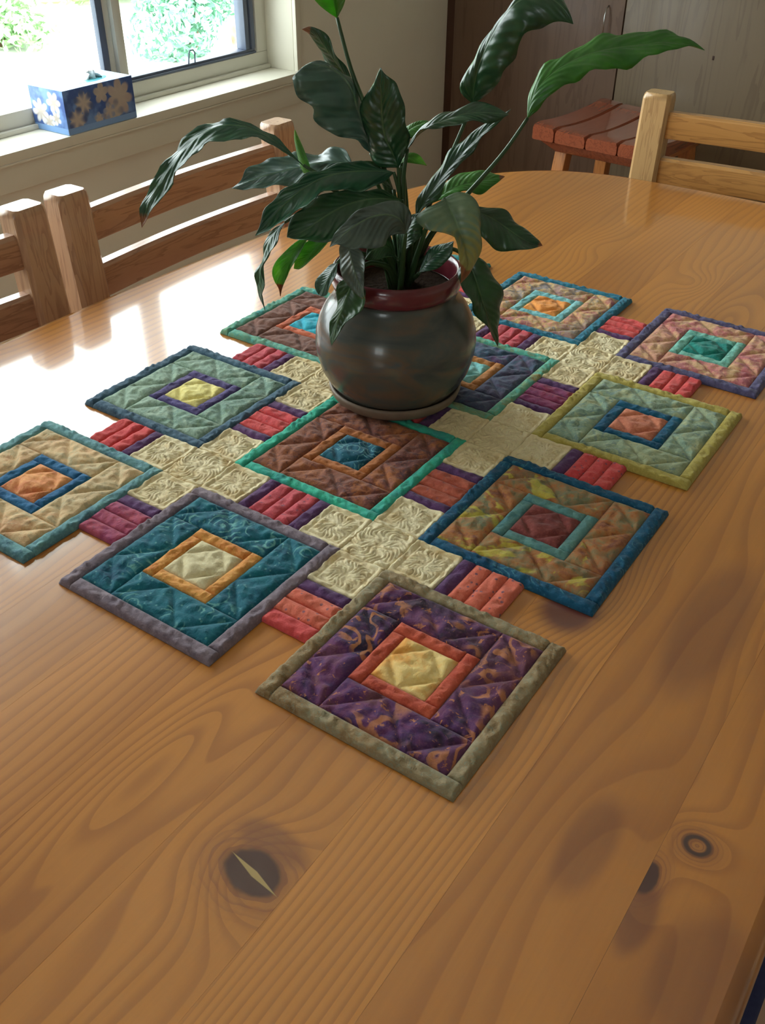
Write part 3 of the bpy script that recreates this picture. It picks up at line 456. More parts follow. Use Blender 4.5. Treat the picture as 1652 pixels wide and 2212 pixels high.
LEAVES = [["glossy",0.05,[[-5977,7377,9929],[-6152,7335,10055],[-6335,7287,10169],[-6539,7225,10246],[-6766,7149,10246],[-6992,7073,10152],[-7195,7013,9986],[-7372,6957,9791],[-7524,6893,9582],[-7673,6832,9362],[-7770,6804,9108]],[[-5977,7377,9929],[-6176,7372,10069],[-6368,7348,10206],[-6605,7285,10261],[-6852,7208,10278],[-7092,7127,10184],[-7305,7056,10009],[-7488,6984,9806],[-7629,6907,9581],[-7776,6817,9359],[-7770,6804,9108]],[[-5977,7377,9929],[-6118,7294,10044],[-6275,7227,10149],[-6466,7149,10166],[-6674,7071,10134],[-6888,6998,10063],[-7094,6940,9934],[-7253,6911,9735],[-7403,6874,9530],[-7588,6824,9337],[-7770,6804,9108]],[[-5173,7782,8833],[-5211,7781,9155],[-5325,7731,9438],[-5512,7633,9656],[-5749,7502,9787],[-5977,7377,9929]]],["pale",0,[[-5757,7879,9871],[-5885,7843,9866],[-6015,7806,9856],[-6145,7769,9828],[-6274,7732,9788],[-6405,7695,9746],[-6525,7641,9709],[-6644,7587,9668],[-6762,7533,9619],[-6881,7480,9564],[-7000,7426,9508]],[[-5757,7879,9871],[-5865,7935,9974],[-6014,7930,9990],[-6166,7909,9906],[-6329,7869,9874],[-6487,7820,9846],[-6626,7747,9822],[-6758,7667,9788],[-6866,7589,9718],[-6924,7531,9595],[-7000,7426,9508]],[[-5757,7879,9871],[-5846,7816,9809],[-5954,7763,9757],[-6069,7715,9706],[-6192,7671,9658],[-6322,7630,9641],[-6444,7578,9610],[-6571,7531,9570],[-6705,7488,9540],[-6846,7450,9521],[-7000,7426,9508]],[[-5179,7897,8793],[-5236,7932,9050],[-5312,7954,9297],[-5415,7959,9531],[-5544,7946,9746],[-5757,7879,9871]]],["bright",0,[[-5917,7416,9792],[-5936,7415,9836],[-5956,7415,9880],[-5974,7415,9924],[-5993,7414,9968],[-6012,7414,10012],[-6030,7414,10056],[-6047,7415,10100],[-6063,7416,10144],[-6079,7418,10187],[-6096,7419,10231]],[[-5917,7416,9792],[-5986,7436,9807],[-6036,7445,9836],[-6069,7456,9876],[-6093,7464,9920],[-6111,7469,9966],[-6124,7468,10015],[-6132,7463,10065],[-6133,7453,10117],[-6124,7441,10172],[-6096,7419,10231]],[[-5917,7416,9792],[-5946,7462,9827],[-5974,7485,9866],[-6003,7499,9906],[-6029,7506,9948],[-6052,7508,9991],[-6071,7503,10036],[-6086,7492,10081],[-6097,7477,10128],[-6103,7455,10177],[-6096,7419,10231]],[[-5137,7686,8874],[-5231,7673,9125],[-5335,7652,9365],[-5498,7594,9555],[-5697,7512,9696],[-5917,7416,9792]]],["glossy",0,[[-5239,7858,9874],[-5354,7747,9894],[-5469,7637,9904],[-5583,7527,9901],[-5694,7419,9876],[-5798,7315,9823],[-5894,7216,9750],[-5978,7125,9655],[-6056,7039,9549],[-6130,6955,9436],[-6211,6866,9330]],[[-5239,7858,9874],[-5357,7746,9942],[-5480,7630,9978],[-5605,7512,9989],[-5727,7397,9965],[-5829,7294,9880],[-5939,7187,9810],[-6056,7075,9755],[-6118,6999,9629],[-6162,6934,9481],[-6211,6866,9330]],[[-5239,7858,9874],[-5235,7668,9810],[-5294,7504,9789],[-5373,7355,9810],[-5463,7223,9818],[-5563,7110,9805],[-5656,7026,9726],[-5756,6962,9625],[-5873,6911,9519],[-6023,6867,9440],[-6211,6866,9330]],[[-5155,7913,8794],[-5171,7903,9023],[-5184,7894,9246],[-5188,7892,9463],[-5193,7889,9675],[-5239,7858,9874]]],["dark",0,[[-5113,7822,9636],[-5181,7705,9665],[-5249,7589,9692],[-5315,7475,9699],[-5383,7371,9683],[-5450,7273,9653],[-5511,7179,9608],[-5572,7092,9553],[-5636,7014,9490],[-5706,6933,9439],[-5784,6846,9412]],[[-5113,7822,9636],[-5184,7703,9716],[-5263,7580,9763],[-5342,7457,9792],[-5427,7342,9801],[-5511,7233,9788],[-5592,7127,9755],[-5672,7027,9711],[-5746,6943,9638],[-5786,6881,9528],[-5784,6846,9412]],[[-5113,7822,9636],[-5058,7628,9590],[-5065,7462,9558],[-5092,7311,9535],[-5140,7183,9514],[-5206,7074,9496],[-5283,6983,9469],[-5376,6911,9436],[-5492,6862,9414],[-5618,6833,9427],[-5784,6846,9412]],[[-5163,7908,8793],[-5152,7891,8970],[-5140,7875,9143],[-5124,7862,9312],[-5106,7850,9477],[-5113,7822,9636]]],["bright",0.16,[[-5951,7394,9248],[-5991,7368,9191],[-6032,7341,9132],[-6071,7316,9072],[-6109,7291,9010],[-6144,7268,8945],[-6174,7249,8875],[-6197,7234,8801],[-6216,7221,8725],[-6229,7213,8648],[-6232,7210,8568]],[[-5951,7394,9248],[-6012,7354,9205],[-6072,7315,9157],[-6130,7277,9104],[-6185,7241,9046],[-6234,7210,8979],[-6270,7186,8900],[-6289,7173,8814],[-6276,7182,8729],[-6239,7206,8658],[-6232,7210,8568]],[[-5951,7394,9248],[-5961,7356,9192],[-5980,7325,9132],[-6004,7298,9071],[-6031,7273,9008],[-6063,7249,8945],[-6099,7229,8880],[-6134,7213,8810],[-6169,7203,8736],[-6200,7200,8656],[-6232,7210,8568]],[[-5187,7892,8793],[-5297,7820,8992],[-5419,7741,9173],[-5585,7633,9281],[-5769,7513,9324],[-5951,7394,9248]]],["bright",0,[[-5866,7688,9204],[-5902,7665,9164],[-5938,7642,9124],[-5973,7618,9084],[-6009,7595,9043],[-6045,7572,9002],[-6080,7549,8960],[-6117,7525,8919],[-6154,7501,8878],[-6191,7476,8838],[-6229,7451,8797]],[[-5866,7688,9204],[-5917,7655,9187],[-5968,7622,9170],[-6018,7589,9149],[-6065,7558,9119],[-6110,7529,9082],[-6151,7502,9040],[-6185,7480,8988],[-6205,7467,8927],[-6221,7457,8863],[-6229,7451,8797]],[[-5866,7688,9204],[-5871,7653,9156],[-5888,7624,9107],[-5915,7594,9062],[-5948,7565,9019],[-5985,7539,8975],[-6026,7515,8931],[-6069,7494,8884],[-6116,7476,8838],[-6169,7459,8793],[-6229,7451,8797]],[[-5179,7897,8793],[-5288,7874,8948],[-5399,7850,9099],[-5531,7811,9226],[-5695,7752,9296],[-5866,7688,9204]]],["glossy",0,[[-6089,7184,9399],[-6153,7143,9332],[-6208,7107,9254],[-6249,7080,9163],[-6283,7058,9068],[-6311,7040,8969],[-6333,7026,8866],[-6343,7019,8761],[-6345,7018,8655],[-6332,7026,8550],[-6310,7040,8447]],[[-6089,7184,9399],[-6193,7169,9329],[-6274,7146,9249],[-6328,7132,9148],[-6368,7118,9044],[-6402,7100,8939],[-6421,7083,8834],[-6421,7071,8728],[-6407,7059,8625],[-6375,7050,8527],[-6310,7040,8447]],[[-6089,7184,9399],[-6094,7118,9331],[-6115,7069,9255],[-6142,7026,9175],[-6177,6989,9093],[-6213,6960,9005],[-6220,6960,8903],[-6245,6959,8797],[-6283,6959,8687],[-6292,6989,8573],[-6310,7040,8447]],[[-5228,7866,8792],[-5334,7772,9081],[-5452,7672,9348],[-5649,7520,9501],[-5879,7345,9532],[-6089,7184,9399]]],["pale",0,[[-5544,7899,10000],[-5583,7908,10107],[-5633,7912,10211],[-5681,7916,10313],[-5701,7891,10426],[-5714,7847,10540],[-5739,7795,10645],[-5780,7720,10733],[-5829,7617,10795],[-5887,7508,10821],[-5945,7398,10812]],[[-5544,7899,10000],[-5586,7802,10106],[-5679,7718,10146],[-5780,7646,10180],[-5858,7559,10242],[-5886,7496,10352],[-5916,7449,10458],[-5990,7378,10528],[-6021,7327,10633],[-6009,7323,10749],[-5945,7398,10812]],[[-5544,7899,10000],[-5603,8000,10095],[-5663,8057,10200],[-5722,8096,10308],[-5763,8081,10422],[-5794,8034,10538],[-5842,7959,10635],[-5892,7853,10714],[-5919,7723,10801],[-5948,7572,10844],[-5945,7398,10812]],[[-5147,7918,8794],[-5176,7947,9060],[-5231,7960,9316],[-5328,7944,9553],[-5433,7923,9781],[-5544,7899,10000]]],["dark",0,[[-5202,7883,9918],[-5226,7867,10012],[-5261,7844,10100],[-5302,7818,10182],[-5322,7804,10273],[-5331,7799,10366],[-5325,7778,10462],[-5317,7760,10558],[-5308,7742,10651],[-5299,7724,10744],[-5289,7706,10835]],[[-5202,7883,9918],[-5341,7870,9909],[-5454,7842,9953],[-5520,7829,10046],[-5540,7835,10160],[-5580,7815,10267],[-5581,7784,10387],[-5532,7774,10502],[-5460,7766,10611],[-5384,7747,10723],[-5289,7706,10835]],[[-5202,7883,9918],[-5126,7854,10029],[-5076,7841,10135],[-5054,7824,10241],[-5049,7809,10344],[-5057,7798,10441],[-5070,7772,10538],[-5100,7747,10626],[-5151,7721,10702],[-5215,7700,10769],[-5289,7706,10835]],[[-5139,7924,8794],[-5150,7916,9032],[-5161,7909,9263],[-5175,7900,9487],[-5189,7891,9706],[-5202,7883,9918]]],["dark",0.1,[[-5837,8065,10510],[-5873,8042,10574],[-5910,8018,10636],[-5949,7992,10697],[-5989,7966,10755],[-6028,7941,10814],[-6065,7916,10873],[-6102,7892,10933],[-6144,7865,10987],[-6196,7831,11029],[-6258,7790,11050]],[[-5837,8065,10510],[-5935,8080,10534],[-6017,8071,10565],[-6087,8057,10607],[-6129,8048,10670],[-6151,8039,10741],[-6175,8018,10811],[-6198,7984,10878],[-6222,7938,10941],[-6246,7877,10998],[-6258,7790,11050]],[[-5837,8065,10510],[-5847,8032,10592],[-5867,8005,10669],[-5891,7979,10744],[-5921,7953,10815],[-5959,7926,10881],[-6004,7899,10941],[-6054,7873,10998],[-6108,7848,11051],[-6177,7817,11081],[-6258,7790,11050]],[[-5139,7924,8794],[-5218,7991,9172],[-5345,8028,9531],[-5501,8046,9870],[-5664,8059,10196],[-5837,8065,10510]]],["bright",0,[[-5917,7894,11163],[-5918,7881,11214],[-5919,7868,11265],[-5922,7855,11315],[-5925,7841,11364],[-5928,7827,11413],[-5931,7813,11462],[-5934,7799,11510],[-5938,7785,11557],[-5942,7770,11605],[-5945,7756,11651]],[[-5917,7894,11163],[-5934,7818,11200],[-5961,7759,11235],[-5989,7708,11275],[-6007,7672,11326],[-6008,7656,11385],[-5999,7653,11445],[-5987,7662,11502],[-5970,7681,11555],[-5952,7711,11605],[-5945,7756,11651]],[[-5917,7894,11163],[-5828,7835,11227],[-5766,7804,11286],[-5724,7778,11347],[-5703,7755,11406],[-5700,7737,11463],[-5712,7725,11516],[-5742,7718,11563],[-5792,7715,11599],[-5857,7721,11627],[-5945,7756,11651]],[[-5123,7934,8794],[-5250,7947,9328],[-5402,7943,9828],[-5567,7931,10298],[-5765,7897,10731],[-5917,7894,11163]]],["dark",0,[[-4724,8433,10467],[-4701,8400,10641],[-4660,8379,10807],[-4599,8372,10962],[-4524,8373,11107],[-4436,8382,11239],[-4341,8397,11361],[-4210,8434,11434],[-4058,8485,11425],[-3928,8523,11341],[-3831,8538,11222]],[[-4724,8433,10467],[-4852,8354,10587],[-4778,8385,10762],[-4699,8409,10934],[-4592,8444,11085],[-4482,8472,11232],[-4394,8477,11390],[-4256,8507,11493],[-4073,8558,11478],[-3922,8579,11374],[-3831,8538,11222]],[[-4724,8433,10467],[-4589,8421,10551],[-4484,8412,10652],[-4399,8399,10763],[-4331,8383,10879],[-4267,8373,10990],[-4226,8356,11106],[-4134,8381,11160],[-4036,8418,11215],[-3933,8467,11247],[-3831,8538,11222]],[[-5086,7958,8795],[-5059,8024,9172],[-4985,8120,9520],[-4893,8227,9846],[-4804,8333,10161],[-4724,8433,10467]]],["bright2",0,[[-4274,8727,10343],[-4278,8772,10523],[-4208,8865,10666],[-4103,8981,10774],[-3980,9110,10852],[-3842,9247,10902],[-3690,9371,10934],[-3533,9497,10947],[-3380,9621,10977],[-3218,9750,10955],[-3055,9880,10900]],[[-4274,8727,10343],[-4351,8829,10521],[-4333,8949,10691],[-4232,9103,10804],[-4107,9258,10896],[-3968,9404,10975],[-3799,9530,11018],[-3620,9646,11041],[-3429,9753,11028],[-3234,9844,11014],[-3055,9880,10900]],[[-4274,8727,10343],[-4156,8773,10471],[-4057,8840,10595],[-3943,8932,10691],[-3814,9045,10749],[-3679,9174,10778],[-3537,9297,10792],[-3419,9416,10860],[-3306,9545,10926],[-3186,9692,10960],[-3055,9880,10900]],[[-5066,7971,8795],[-4963,8086,9174],[-4781,8252,9480],[-4592,8424,9764],[-4416,8586,10048],[-4274,8727,10343]]],["dark",0,[[-5130,7930,10094],[-5069,7945,10186],[-4995,7970,10263],[-4909,8002,10319],[-4819,8037,10368],[-4728,8073,10409],[-4634,8110,10442],[-4538,8148,10461],[-4441,8188,10469],[-4345,8227,10468],[-4248,8266,10465]],[[-5130,7930,10094],[-5111,7981,10189],[-5050,8033,10267],[-4975,8082,10336],[-4890,8129,10394],[-4799,8170,10449],[-4700,8205,10497],[-4592,8237,10527],[-4478,8262,10532],[-4366,8276,10501],[-4248,8266,10465]],[[-5130,7930,10094],[-5033,7906,10192],[-4956,7896,10289],[-4857,7913,10340],[-4753,7942,10357],[-4654,7977,10374],[-4560,8020,10389],[-4470,8070,10396],[-4384,8126,10406],[-4305,8190,10423],[-4248,8266,10465]],[[-5123,7934,8794],[-5136,7926,9072],[-5147,7919,9340],[-5154,7914,9600],[-5155,7913,9852],[-5130,7930,10094]]],["dark",0,[[-4994,7899,9464],[-4947,7953,9583],[-4897,8010,9698],[-4844,8068,9809],[-4785,8131,9914],[-4721,8197,10012],[-4645,8246,10112],[-4569,8296,10210],[-4490,8347,10302],[-4407,8401,10387],[-4322,8457,10467]],[[-4994,7899,9464],[-5030,7952,9582],[-5001,8024,9704],[-4953,8100,9816],[-4896,8174,9924],[-4834,8242,10032],[-4752,8291,10139],[-4661,8338,10239],[-4558,8385,10325],[-4434,8436,10376],[-4322,8457,10467]],[[-4994,7899,9464],[-4906,7928,9580],[-4805,7988,9661],[-4752,8026,9781],[-4698,8072,9895],[-4635,8133,9997],[-4572,8178,10106],[-4503,8236,10202],[-4434,8301,10291],[-4371,8372,10379],[-4322,8457,10467]],[[-5090,7955,8795],[-5073,7927,9026],[-5039,7909,9249],[-4994,7899,9464]]],["bright2",0.06,[[-5241,8574,9375],[-5189,8620,9420],[-5137,8665,9466],[-5085,8711,9508],[-5028,8760,9543],[-4967,8812,9565],[-4904,8865,9579],[-4840,8919,9591],[-4777,8972,9606],[-4714,9025,9620],[-4651,9078,9634]],[[-5241,8574,9375],[-5262,8677,9430],[-5260,8749,9497],[-5232,8821,9553],[-5178,8893,9585],[-5110,8957,9605],[-5034,9011,9621],[-4950,9053,9636],[-4859,9083,9646],[-4762,9099,9646],[-4651,9078,9634]],[[-5241,8574,9375],[-5159,8587,9421],[-5086,8617,9454],[-5014,8655,9476],[-4945,8699,9492],[-4879,8750,9499],[-4815,8808,9502],[-4760,8868,9523],[-4716,8929,9561],[-4678,8996,9599],[-4651,9078,9634]],[[-5215,8113,8713],[-5255,8246,8945],[-5261,8401,9166],[-5241,8574,9375]]],["dark",0.05,[[-4597,8277,9507],[-4530,8321,9485],[-4463,8364,9462],[-4400,8406,9428],[-4340,8445,9382],[-4281,8483,9334],[-4222,8522,9285],[-4162,8561,9238],[-4100,8601,9193],[-4033,8645,9163],[-3964,8690,9157]],[[-4597,8277,9507],[-4559,8354,9542],[-4497,8425,9529],[-4432,8488,9504],[-4363,8545,9476],[-4302,8589,9423],[-4245,8622,9359],[-4172,8657,9318],[-4097,8686,9276],[-4032,8698,9215],[-3964,8690,9157]],[[-4597,8277,9507],[-4526,8219,9446],[-4472,8194,9372],[-4414,8191,9300],[-4341,8214,9245],[-4265,8255,9202],[-4190,8312,9176],[-4119,8383,9159],[-4055,8466,9151],[-4000,8562,9155],[-3964,8690,9157]],[[-5086,7958,8795],[-5031,7994,8992],[-4958,8042,9174],[-4872,8098,9343],[-4754,8175,9471],[-4597,8277,9507]]],["variegated",0.14,[[-4552,7710,9788],[-4500,7684,9725],[-4440,7663,9666],[-4385,7640,9605],[-4332,7614,9543],[-4281,7588,9480],[-4252,7595,9401],[-4227,7599,9320],[-4220,7592,9235],[-4230,7573,9153],[-4250,7548,9074]],[[-4552,7710,9788],[-4473,7764,9849],[-4367,7809,9837],[-4285,7828,9761],[-4228,7821,9664],[-4182,7796,9564],[-4169,7788,9450],[-4175,7757,9339],[-4197,7706,9240],[-4223,7641,9147],[-4250,7548,9074]],[[-4552,7710,9788],[-4590,7573,9750],[-4647,7446,9729],[-4664,7354,9669],[-4556,7353,9606],[-4429,7372,9593],[-4329,7429,9588],[-4285,7459,9472],[-4237,7498,9354],[-4224,7525,9220],[-4250,7548,9074]],[[-5037,7871,8836],[-4947,7834,9046],[-4860,7795,9251],[-4777,7754,9449],[-4678,7723,9632],[-4552,7710,9788]]],["dark2",0,[[-4551,8188,9042],[-4495,8177,8969],[-4441,8164,8895],[-4392,8148,8818],[-4347,8130,8739],[-4299,8114,8661],[-4276,8152,8557],[-4252,8192,8452],[-4229,8231,8345],[-4206,8270,8236],[-4183,8309,8125]],[[-4551,8188,9042],[-4477,8267,9071],[-4398,8316,9009],[-4332,8342,8918],[-4271,8353,8824],[-4220,8344,8724],[-4216,8364,8596],[-4213,8372,8471],[-4208,8368,8348],[-4201,8352,8230],[-4183,8309,8125]],[[-4551,8188,9042],[-4550,8062,9001],[-4527,7984,8930],[-4476,7939,8852],[-4397,7924,8788],[-4320,7921,8722],[-4288,7971,8614],[-4254,8036,8505],[-4220,8113,8392],[-4195,8198,8267],[-4183,8309,8125]],[[-5090,7955,8795],[-5011,7983,8936],[-4909,8026,9048],[-4790,8080,9128],[-4660,8140,9132],[-4551,8188,9042]]],["grey",0,[[-4805,7425,9478],[-4797,7383,9585],[-4826,7316,9666],[-4877,7235,9705],[-4930,7152,9713],[-4981,7072,9700],[-5031,7003,9668],[-5077,6937,9625],[-5119,6874,9577],[-5159,6812,9525],[-5198,6751,9472]],[[-4805,7425,9478],[-4772,7451,9595],[-4769,7436,9721],[-4833,7367,9805],[-4917,7276,9815],[-4994,7183,9794],[-5065,7096,9749],[-5126,7008,9694],[-5181,6916,9637],[-5215,6828,9565],[-5198,6751,9472]],[[-4805,7425,9478],[-4813,7293,9522],[-4819,7197,9505],[-4815,7121,9461],[-4845,7035,9454],[-4884,6956,9457],[-4935,6893,9466],[-4991,6839,9479],[-5053,6794,9494],[-5119,6760,9515],[-5198,6751,9472]],[[-4999,7657,8916],[-4935,7579,9110],[-4870,7502,9297],[-4805,7425,9478]]],["grey",0.05,[[-5204,7046,9403],[-5178,7026,9358],[-5153,7007,9313],[-5126,6989,9268],[-5097,6972,9223],[-5066,6956,9179],[-5044,6959,9129],[-5020,6962,9078],[-4998,6965,9027],[-4976,6967,8976],[-4954,6970,8924]],[[-5204,7046,9403],[-5277,7025,9396],[-5301,7009,9330],[-5302,6997,9259],[-5289,6985,9191],[-5252,6978,9132],[-5216,6985,9071],[-5168,6990,9018],[-5106,6993,8979],[-5037,6990,8945],[-4954,6970,8924]],[[-5204,7046,9403],[-5122,7037,9409],[-5061,7026,9380],[-5011,7012,9341],[-4967,6999,9297],[-4938,6980,9247],[-4947,6965,9187],[-4959,6951,9126],[-4968,6944,9061],[-4961,6951,8994],[-4954,6970,8924]],[[-5078,7725,8875],[-5075,7607,9046],[-5078,7486,9207],[-5110,7345,9328],[-5157,7195,9407],[-5204,7046,9403]]],["glossy",0,[[-5417,7146,9141],[-5428,7126,9113],[-5439,7107,9085],[-5450,7088,9056],[-5459,7070,9026],[-5468,7053,8995],[-5475,7036,8964],[-5482,7019,8932],[-5487,7004,8900],[-5492,6989,8867],[-5497,6974,8834]],[[-5417,7146,9141],[-5476,7147,9125],[-5522,7135,9104],[-5556,7122,9067],[-5581,7106,9028],[-5599,7086,8989],[-5608,7065,8949],[-5605,7042,8909],[-5586,7022,8871],[-5555,7001,8838],[-5497,6974,8834]],[[-5417,7146,9141],[-5398,7120,9113],[-5386,7100,9081],[-5382,7081,9048],[-5386,7060,9016],[-5393,7041,8983],[-5403,7025,8949],[-5416,7011,8914],[-5432,6999,8878],[-5457,6986,8847],[-5497,6974,8834]],[[-5093,7715,8875],[-5149,7607,9001],[-5209,7496,9115],[-5283,7376,9194],[-5363,7252,9214],[-5417,7146,9141]]],["dark2",0,[[-5130,7034,9093],[-5142,7003,9035],[-5153,6971,8976],[-5164,6940,8916],[-5174,6910,8856],[-5184,6880,8794],[-5204,6866,8723],[-5224,6854,8651],[-5241,6842,8578],[-5255,6833,8502],[-5267,6825,8425]],[[-5130,7034,9093],[-5209,7011,9078],[-5262,6983,9030],[-5279,6968,8951],[-5290,6949,8874],[-5298,6924,8800],[-5314,6910,8719],[-5328,6888,8642],[-5324,6870,8564],[-5302,6855,8490],[-5267,6825,8425]],[[-5130,7034,9093],[-5038,7007,9067],[-4972,6991,9022],[-4952,6955,8956],[-4957,6913,8890],[-4980,6869,8829],[-5027,6844,8761],[-5084,6821,8695],[-5145,6806,8621],[-5202,6805,8532],[-5267,6825,8425]],[[-5078,7725,8875],[-5086,7588,8999],[-5105,7444,9097],[-5132,7295,9155],[-5143,7157,9143],[-5130,7034,9093]]],["glossy",0,[[-4848,7756,8968],[-4818,7763,9011],[-4790,7770,9054],[-4760,7777,9096],[-4729,7785,9136],[-4696,7795,9172],[-4660,7806,9206],[-4625,7817,9238],[-4590,7828,9271],[-4554,7840,9303],[-4519,7851,9334]],[[-4848,7756,8968],[-4853,7793,9005],[-4849,7813,9051],[-4838,7829,9098],[-4817,7843,9143],[-4784,7857,9183],[-4745,7866,9221],[-4699,7872,9256],[-4646,7874,9286],[-4587,7870,9307],[-4519,7851,9334]],[[-4848,7756,8968],[-4777,7737,8999],[-4716,7735,9023],[-4661,7738,9050],[-4615,7744,9086],[-4576,7754,9124],[-4544,7767,9164],[-4520,7783,9206],[-4509,7799,9251],[-4509,7816,9296],[-4519,7851,9334]],[[-5090,7955,8795],[-5003,7893,8833],[-4922,7826,8896],[-4848,7756,8968]]],["dark2",0,[[-4970,7556,9149],[-4977,7516,9195],[-4982,7477,9243],[-4989,7437,9289],[-5002,7392,9324],[-5021,7344,9336],[-5038,7297,9333],[-5053,7252,9324],[-5064,7208,9309],[-5068,7170,9285],[-5072,7132,9260]],[[-4970,7556,9149],[-4995,7557,9199],[-5008,7542,9258],[-5022,7518,9316],[-5050,7476,9355],[-5083,7423,9370],[-5111,7365,9373],[-5129,7305,9359],[-5123,7252,9324],[-5102,7200,9288],[-5072,7132,9260]],[[-4970,7556,9149],[-4957,7477,9186],[-4953,7414,9216],[-4954,7357,9239],[-4958,7305,9250],[-4966,7261,9253],[-4977,7222,9254],[-4993,7188,9259],[-5013,7160,9263],[-5037,7138,9265],[-5072,7132,9260]],[[-5109,7824,8834],[-5060,7737,8942],[-5014,7647,9046],[-4970,7556,9149]]],["bright",0,[[-5345,8148,9877],[-5325,8161,9894],[-5305,8173,9912],[-5285,8187,9927],[-5261,8202,9934],[-5237,8218,9928],[-5214,8233,9916],[-5192,8247,9902],[-5171,8261,9886],[-5151,8274,9870],[-5130,8287,9853]],[[-5345,8148,9877],[-5342,8175,9904],[-5336,8195,9933],[-5322,8214,9960],[-5295,8238,9971],[-5265,8260,9968],[-5234,8277,9955],[-5207,8289,9933],[-5184,8294,9905],[-5160,8294,9878],[-5130,8287,9853]],[[-5345,8148,9877],[-5311,8143,9888],[-5283,8147,9896],[-5256,8154,9900],[-5232,8163,9896],[-5211,8175,9886],[-5192,8190,9876],[-5173,8208,9871],[-5156,8230,9866],[-5141,8255,9861],[-5130,8287,9853]],[[-5131,7929,8794],[-5171,7975,9019],[-5212,8019,9239],[-5258,8061,9455],[-5303,8103,9668],[-5345,8148,9877]]],["dark",0,[[-4994,7660,9110],[-4992,7673,9162],[-4991,7686,9214],[-4989,7699,9265],[-4986,7713,9316],[-4982,7728,9366],[-4974,7745,9414],[-4960,7766,9460],[-4940,7791,9501],[-4912,7821,9532],[-4878,7855,9554]],[[-4994,7660,9110],[-5033,7699,9152],[-5062,7722,9201],[-5085,7740,9253],[-5094,7758,9308],[-5090,7777,9364],[-5074,7795,9418],[-5046,7813,9470],[-5001,7833,9507],[-4944,7852,9527],[-4878,7855,9554]],[[-4994,7660,9110],[-4948,7650,9166],[-4912,7655,9214],[-4881,7667,9259],[-4855,7683,9302],[-4837,7703,9347],[-4831,7723,9392],[-4833,7746,9437],[-4840,7774,9479],[-4854,7807,9520],[-4878,7855,9554]],[[-5139,7924,8794],[-5091,7836,8901],[-5043,7748,9007],[-4994,7660,9110]]],["dark2",0,[[-5238,7859,9703],[-5269,7851,9730],[-5300,7842,9758],[-5332,7834,9785],[-5364,7825,9810],[-5398,7814,9834],[-5432,7804,9857],[-5467,7793,9879],[-5501,7783,9902],[-5536,7772,9925],[-5570,7762,9947]],[[-5238,7859,9703],[-5286,7892,9728],[-5323,7910,9758],[-5357,7920,9791],[-5389,7924,9825],[-5422,7918,9855],[-5456,7904,9883],[-5489,7882,9907],[-5521,7853,9928],[-5551,7815,9938],[-5570,7762,9947]],[[-5238,7859,9703],[-5246,7813,9743],[-5269,7781,9770],[-5298,7753,9789],[-5331,7731,9808],[-5364,7717,9831],[-5398,7711,9856],[-5433,7712,9882],[-5472,7720,9907],[-5515,7733,9930],[-5570,7762,9947]],[[-5155,7913,8794],[-5161,7909,9111],[-5187,7893,9415],[-5238,7859,9703]]],["bright2",0,[[-5473,8303,10057],[-5458,8325,10077],[-5442,8347,10097],[-5426,8369,10117],[-5409,8392,10135],[-5390,8416,10150],[-5370,8442,10163],[-5349,8467,10174],[-5328,8493,10184],[-5306,8519,10194],[-5285,8545,10204]],[[-5473,8303,10057],[-5489,8357,10076],[-5495,8395,10101],[-5496,8427,10128],[-5489,8455,10154],[-5472,8482,10175],[-5445,8508,10184],[-5412,8529,10187],[-5376,8544,10193],[-5335,8553,10197],[-5285,8545,10204]],[[-5473,8303,10057],[-5424,8294,10063],[-5385,8302,10065],[-5351,8315,10074],[-5323,8333,10089],[-5301,8355,10107],[-5285,8382,10126],[-5274,8413,10146],[-5271,8448,10167],[-5273,8488,10188],[-5285,8545,10204]],[[-5107,7945,8794],[-5164,8027,9056],[-5228,8104,9313],[-5302,8176,9566],[-5385,8241,9814],[-5473,8303,10057]]]]

